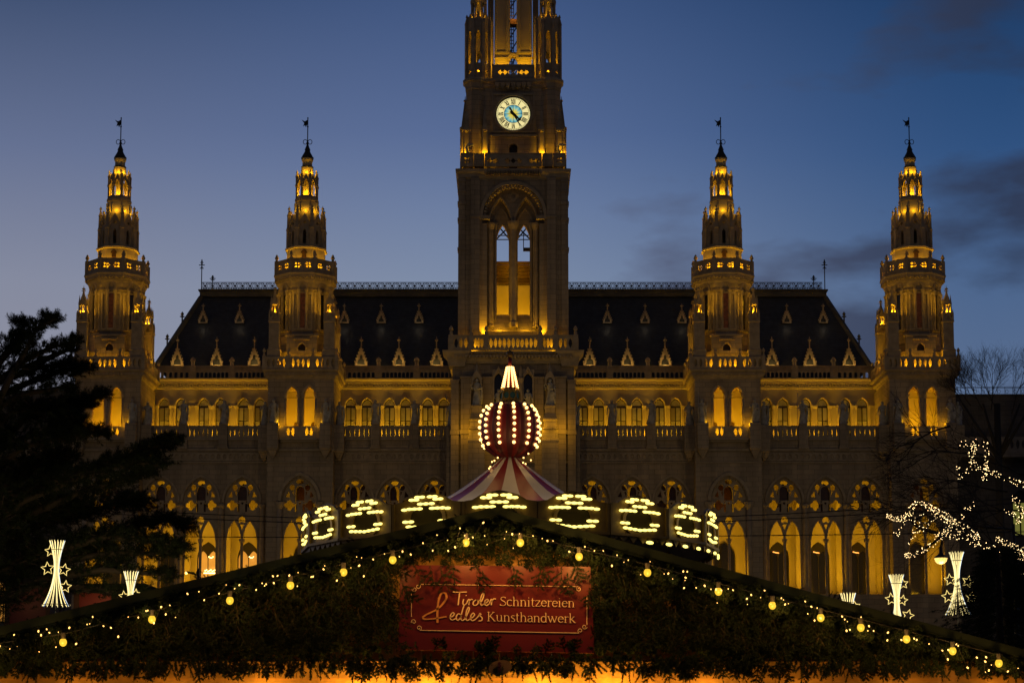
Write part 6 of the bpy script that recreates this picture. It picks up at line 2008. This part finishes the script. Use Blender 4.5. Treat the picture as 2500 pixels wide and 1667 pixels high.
m = MB(); m.tube([(p.x + 2.2, 55, 0), (p.x + 2.2, 55, p.z + 84 * k)], .09, 8, r1=.05); m.build("post", [M_iron], lampo, LO)
lamp("POINT", "street_lamp_light", (p.x, 54.9, p.z - 20 * k), 90, (1, .6, .2), lampo, size=.2)
# small curved-arm lamp on the left
p = P(455, 1396, 70); k = mpp(1396, 70)
l2 = empty("path_lamp", (p.x + .5, 70, 0)); tag(l2, "slim curved-arm path lamp with a small warm light beside the arcade pier", "street lamp")
m = MB(); m.tube(smooth_path3([(p.x + .45, 70, 0), (p.x + .45, 70, p.z - .5), (p.x + .38, 70, p.z - .1), (p.x, 70, p.z)]), .045, 6); m.build("post", [M_iron], l2, (p.x + .5, 70, 0))
m = MB(); m.ball((p.x, 70, p.z - .03), .055, 8, 6); m.build("bulb", [M_bulb], l2, (p.x + .5, 70, 0))

# ---------------------------------------------------------------- overhead wires across the arcade
for (ya, yb_, lab) in ((1276, 1290, "upper thin overhead wire sagging across the arcade arches"), (1288, 1300, "lower thin overhead wire sagging across the arcade arches"), (1316, 1325, "lowest taut overhead wire at capital height of the arcade")):
    Yc = 120; a, b = P(-300, ya, Yc), P(2800, ya - 10, Yc); sag = 2.2 if ya < 1300 else .4
    m = MB(); m.tube([a.lerp(b, i / 30) + Vector((0, 0, -sag * 4 * (i / 30) * (1 - i / 30) + sag)) for i in range(31)], .028, 4)
    tag(m.build("overhead_wire", [M_iron]), lab, "wire", "overhead wires in front of the arcade")

# ---------------------------------------------------------------- distant market stalls
def far_stall(u0, u1, vt, vb, Y, col, label, glow):
    a, b = P(u0, vt, Y), P(u1, vt, Y); zb = P(0, vb, Y).z
    e = empty("market_stall", ((a.x + b.x) / 2, Y, 0)); tag(e, label, "market stall")
    O = ((a.x + b.x) / 2, Y, 0)
    m = MB(); m.box(a.x, b.x, Y, Y + .1, 0, a.z); m.build("front_wall", [material("painted_panel_" + label[:3], col, .6, var=.2, vscale=1.5)], e, O)
    m = MB(); m.box(a.x - .3, b.x + .3, Y - .5, Y + 3, a.z, a.z + .12); m.build("roof", [M_roofp], e, O)
    m = MB(); m.box(a.x, b.x, Y + .1, Y + 2.6, 0, a.z - .1); m.build("body", [M_wood], e, O)
    for x in (a.x, b.x): m = MB(); m.box(x - .06, x + .06, Y - .06, Y - .002, 0, a.z); m.build("post", [M_wood], e, O)
    if glow: lamp("POINT", "stall_glow", ((a.x + b.x) / 2, Y - .8, a.z - .6), glow, (1, .55, .2), e, size=.2)
far_stall(188, 335, 1440, 1530, 44, (.16, .025, .02), "pinkish red stall wall glimpsed between the pine and the stall roof", 14)
far_stall(20, 120, 1418, 1500, 50, (.10, .02, .015), "dim maroon stall wall behind the pine trunk at the picture edge", 3)

# ---------------------------------------------------------------- pine tree
M_pine = material("pine_needles", (.014, .020, .009), .75, var=.5, vscale=2.5, spec=.08)
M_bark = material("bark", (.025, .018, .012), .9, bump=.5, bscale=15)
YTREE = 30.0
pine = empty("pine_tree", tuple(Vector((P(-90, 1400, YTREE).x, YTREE, 0))))
tag(pine, "big dark pine tree with layered branches reaching in front of the outer tower", "pine tree")
PO = (P(-90, 1400, YTREE).x, YTREE, 0)
rng = np.random.default_rng(3)
k30 = mpp(1000, YTREE)
LIMBS = [  # photo points of each limb, tuft spread (px), number of tufts
    ([(-60, 1100), (20, 930), (60, 860), (90, 800), (140, 776)], 17, 150), ([(-60, 1050), (0, 880), (40, 830), (60, 795), (50, 790)], 22, 170),
    ([(-40, 960), (60, 880), (120, 850), (185, 832)], 19, 170), ([(-40, 980), (80, 930), (150, 905), (215, 900)], 24, 260), ([(-40, 930), (30, 850), (60, 820)], 26, 150),
    ([(100, 800), (115, 780), (108, 768)], 8, 25), ([(60, 900), (150, 860), (178, 850)], 12, 60), ([(0, 930), (100, 895), (170, 888)], 16, 110),
    ([(-40, 1010), (60, 960), (160, 945), (170, 950)], 14, 110),
    ([(-60, 1150), (60, 1020), (150, 990), (200, 985), (255, 962)], 24, 330), ([(-60, 1080), (40, 1000), (140, 1010), (190, 1030)], 34, 380),
    ([(-60, 1120), (80, 1060), (180, 1050), (268, 1062)], 19, 200), ([(-40, 1160), (60, 1090), (190, 1060)], 30, 220),
    ([(-60, 1330), (60, 1220), (180, 1170), (300, 1120), (380, 1090), (428, 1072)], 22, 520), ([(-60, 1260), (100, 1180), (220, 1150), (330, 1130), (400, 1130)], 24, 360),
    ([(60, 1260), (200, 1200), (300, 1170), (370, 1150)], 24, 260),
    ([(-40, 1350), (100, 1280), (220, 1250), (300, 1220), (350, 1230)], 40, 420), ([(-60, 1300), (60, 1250), (200, 1240)], 55, 480),
    ([(0, 1400), (180, 1330), (300, 1290), (400, 1270), (466, 1288)], 21, 380), ([(100, 1360), (250, 1310), (370, 1320), (452, 1340)], 24, 340),
    ([(100, 1380), (260, 1350), (380, 1350), (440, 1335)], 20, 220), ([(60, 1420), (250, 1390), (370, 1400), (425, 1402)], 13, 140),
    ([(-40, 1420), (60, 1360), (160, 1330), (260, 1330)], 55, 420), ([(-40, 1480), (80, 1430), (200, 1400), (300, 1370)], 38, 260), ([(-60, 1500), (40, 1440), (60, 1330)], 45, 260),
    ([(-20, 1200), (60, 1150), (160, 1110)], 55, 420), ([(-60, 1400), (-10, 1300), (10, 1180)], 50, 260),
    ([(150, 1430), (240, 1440), (300, 1450), (350, 1440)], 24, 120)]
tp2, td2 = [], []
br = MB()
for (pts, spread, n) in LIMBS:
    dy = rng.uniform(-1.2, 1.2)
    p3 = [P(u, v, YTREE + dy * (0.3 + .7 * i / len(pts))) for i, (u, v) in enumerate(pts)]
    br.tube(p3, .07, 5, r1=.012)
    A = [Vector(p) for p in smooth_path3(p3, 8)]
    for _ in range(int(n * 1.2)):
        t = rng.random() ** .75; i = min(len(A) - 2, int(t * (len(A) - 1)))
        c_ = A[i]; d = (A[i + 1] - A[i]).normalized()
        fall = (1.15 - .55 * t)
        off = Vector((rng.normal(), rng.normal() * 1.2, rng.normal() * .62)) * spread * k30 * .62 * fall
        q_ = c_ + off
        dd = (d * .55 + off.normalized() * .6 + Vector((0, 0, .35)) + Vector(tuple(rng.normal(size=3) * .3))).normalized()
        tp2.append(np.array(q_)); td2.append(np.array(dd) * .13)
        if rng.random() < .4: br.tube([c_, q_], .012, 3)
tri2 = needles(np.array(tp2), np.array(td2), 34, .085, .0042, rng, 1.0)
o = tri_object("needle_tufts", tri2, M_pine, pine, PO); o["kind"] = "stuff"
tag(br.build("branches", [M_bark], pine, PO), kind="stuff")
m = MB(); m.tube([(PO[0], YTREE, 0), (PO[0] + .1, YTREE, 3.5), (PO[0] - .1, YTREE, 7)], .34, 10, r1=.12); m.build("trunk", [M_bark], pine, PO)

# ---------------------------------------------------------------- bare trees
rt = random.Random(21)
M_twigd = material("bare_bark", (.018, .014, .010), .9)
def grow(mb, p, d, L, r, depth, spread=.5, up=.05):
    n = 4; pts = [p]; q_ = p.copy(); dd = d.copy()
    kids = []
    for i in range(n):
        dd = (dd + Vector((rt.gauss(0, .13), rt.gauss(0, .13), rt.gauss(0, .13) + up * .4))).normalized()
        q_ = q_ + dd * L / n; pts.append(q_.copy())
        if depth > 0 and i >= 1: kids.append((q_.copy(), dd.copy()))
    mb.tube(pts, r, 4 if r < .05 else 6, r1=r * .55)
    if depth > 0:
        for (kp, kd) in kids + [(q_, dd)]:
            for _ in range(1 if rt.random() < .6 else 2):
                s_ = Vector((rt.gauss(0, 1), rt.gauss(0, .8), rt.gauss(0, 1))); s_ -= kd * s_.dot(kd); s_.normalize()
                grow(mb, kp, (kd + s_ * rt.uniform(.5, 1.0) * (spread * 1.6)).normalized(), L * rt.uniform(.55, .8), r * .5, depth - 1, spread, up)
# near bare tree on the right, with wrapped limbs
YB = 46.0
TB = P(2640, 1600, YB)
bare = empty("bare_tree", (TB.x, YB, 0)); tag(bare, "leafless tree with limbs wrapped in fairy lights on the picture's right edge", "bare tree")
BO = (TB.x, YB, 0)
m = MB(); m.tube([(TB.x, YB, 0), (TB.x - .05, YB, 2.6), (TB.x + .1, YB, 5)], .28, 10, r1=.18); m.build("trunk", [M_twigd], bare, BO)
def c7(x, y): return (2100 + x / 3.92, 850 + y / 3.92)
def c8(x, y): return (2050 + x / 4.356, 1200 + y / 4.356)
LIT = [([c7(1640, 1330), c7(1560, 1300), c7(1420, 1260), c7(1300, 1200), c7(1200, 1180), c7(1100, 1110), c7(1060, 1040), c7(1085, 945), c7(955, 905)], 1.0),
       ([c7(1220, 1180), c7(1205, 1110), c7(1220, 1000), c7(1195, 905)], .8), ([c7(1085, 945), c7(1110, 930), c7(1088, 885)], .5),
       ([c7(1100, 1110), c7(1000, 1190), c7(920, 1150)], .6), ([c7(1000, 1190), c7(945, 1250)], .6), ([c7(1200, 1170), c7(1185, 1250)], 1.6),
       ([c7(1440, 1260), c7(1580, 1310)], .6),
       ([(2560, 1425), c8(1960, 720), c8(1850, 680), c8(1700, 620), c8(1520, 560), c8(1400, 430), c8(1250, 330), c8(1130, 250), c8(1000, 190), c8(930, 130), c8(790, 130), c8(740, 240), c8(600, 290), c8(515, 262)], 1.5),
       ([c8(740, 240), c8(680, 340), c8(590, 470)], .9), ([c8(740, 270), c8(850, 380), c8(1040, 440), c8(1060, 490), c8(930, 590), c8(820, 660), c8(710, 675)], 1.0),
       ([c8(860, 390), c8(780, 440), c8(740, 550)], .7), ([c8(820, 290), c8(890, 260)], .5), ([c8(1010, 290), c8(920, 340)], .6), ([c8(930, 170), c8(1050, 260), c8(1200, 340)], 1.4),
       ([c8(1120, 240), c8(1200, 330), c8(1130, 430), c8(1180, 470), c8(1300, 480)], 1.0), ([c8(1410, 130), c8(1320, 240), c8(1290, 340)], .7), ([c8(1290, 350), c8(1400, 430), c8(1480, 480)], 1.2),
       ([c8(1250, 360), c8(1380, 520), c8(1500, 560)], .7), ([c8(1650, 500), c8(1820, 560), c8(1910, 640), c8(1980, 730)], 1.3), ([c8(1780, 770), c8(1860, 850), c8(1980, 900)], 1.1), ([c8(1900, 590), c8(1990, 660)], 1.2), ([c8(1790, 740), c8(1850, 700)], .7), ([c8(1770, 210), c8(1850, 250), c8(1900, 310), c8(1930, 250)], .8), ([c8(1850, 60), c8(1930, 190), c8(1990, 230)], 1.6)]
kb_ = mpp(1200, YB)
limbs = MB(); lights = MB(); nb_ = 0
for (pts, dens) in LIT:
    p3 = smooth_path3([P(u, v, YB + .25 * math.sin(i * 1.3)) for i, (u, v) in enumerate(pts)], 6)
    limbs.tube(p3, .06 if len(pts) > 6 else .03, 5, r1=.015)
    ln = sum((p3[i + 1] - p3[i]).length for i in range(len(p3) - 1)); n = int(ln / (kb_ * 2.3) * dens)
    for _ in range(n):
        t = rt.random() * (len(p3) - 1.001); i = int(t); c_ = p3[i].lerp(p3[i + 1], t - i)
        w = 6.5 * kb_
        q_ = c_ + Vector((rt.uniform(-1, 1), rt.uniform(-1, 1), rt.uniform(-1, 1))) * w
        s = rt.uniform(.006, .0105)
        lights.add([q_ + Vector(v) * s for v in ((-1, 0, .6), (1, 0, -.6), (.25, 1, .3), (-.25, -1, -.3), (.5, 0, .9), (-.5, 0, -.9))], [(0, 2, 4), (4, 2, 1), (1, 2, 5), (5, 2, 0), (0, 4, 3), (4, 1, 3), (1, 5, 3), (5, 0, 3)]); nb_ += 1
tag(limbs.build("limbs", [M_twigd], bare, BO), kind="stuff")
fairy = empty("tree_fairy_lights", (TB.x, YB, 4)); tag(fairy, "hundreds of tiny warm lights wrapped round the bare tree limbs", "fairy lights")
M_tf = emitter("tree_fairy_bulb", (1.0, .68, .30), 6.0)
tag(lights.build("tiny_bulbs", [M_tf], fairy, (TB.x, YB, 4)), kind="stuff")
tw = MB()
for (u, v, du, dv, L, d_) in ((2560, 1330, -1, -.2, 1.6, 4), (2520, 1250, -1, -.1, 1.5, 3), (2460, 1200, -1, -.1, 1.35, 3), (2520, 1160, -1, -.1, 1.3, 3), (2400, 1110, -1, .0, 1.3, 3), (2350, 1250, -1, -.1, 1.2, 3), (2320, 1040, -1, .1, 1.0, 3), (2480, 1350, -1, -.2, 1.2, 3)):
    p0 = P(u, v, YB + rt.uniform(-.5, 1.5)); d = Vector((du, rt.uniform(-.2, .2), -dv)).normalized()
    grow(tw, p0, d, L, .028, d_, .42, .02)
tag(tw.build("twigs", [M_twigd], bare, BO), kind="stuff")
# a second leafless tree rising behind the rear wing against the sky
YD = 150.0
TD = P(2440, 1200, YD)
dist = empty("bare_tree", (TD.x, YD, 0)); tag(dist, "leafless tree crown against the sky above the dark rear wing", "bare tree")
DO = (TD.x, YD, 0)
tw = MB()
for (u, v, du, dv, L) in ((2440, 1010, -.5, 1, 2.3), (2400, 1000, -.7, 1, 2.1), (2470, 1010, .3, 1, 2.3), (2500, 1000, .6, 1, 2.2), (2370, 990, -.8, .8, 1.5), (2420, 1000, .1, 1, 2.2), (2530, 1000, .2, 1, 2.2), (2350, 985, -.4, .8, 1.3)):
    grow(tw, P(u, v, YD + rt.uniform(-2, 2)), Vector((du, rt.uniform(-.3, .3), dv)).normalized(), L, .05, 4, .36, .10)
tag(tw.build("crown", [M_twigd], dist, DO), kind="stuff")
m = MB(); m.tube([(TD.x, YD, 0), (TD.x, YD, P(0, 985, YD).z)], .5, 8, r1=.25)
for (u) in (2350, 2400, 2440, 2490, 2520): m.tube([(TD.x, YD, P(0, 1120, YD).z), tuple(P(u, 985, YD))], .2, 5, r1=.08)
m.build("trunk", [M_twigd], dist, DO)
# dark fir at the right edge behind the roof, made of drooping sprays
YF = 34.0
FX = P(2440, 1500, YF).x
fir = empty("fir_tree", (FX, YF, 0)); tag(fir, "dark conifer mass at the right edge below the fairy-lit branches", "fir tree")
rng = np.random.default_rng(9); a_p, a_d = [], []
for _ in range(2600):
    v = rng.uniform(1335, 1640); w = 20 + (v - 1335) * .42
    u = 2440 + rng.normal() * w * .6; y = YF + rng.normal() * .7
    a_p.append(np.array(P(u, v, y))); dd = np.array([np.sign(u - 2440) * .8 + rng.normal() * .3, rng.normal() * .4, -.25]); a_d.append(dd / np.linalg.norm(dd) * .22)
o = tri_object("sprays", needles(np.array(a_p), np.array(a_d), 26, .07, .005, rng), M_pine, fir, (FX, YF, 0)); o["kind"] = "stuff"
m = MB(); m.tube([(FX, YF, 0), (FX, YF, P(0, 1340, YF).z)], .16, 8, r1=.03); m.build("trunk", [M_bark], fir, (FX, YF, 0))
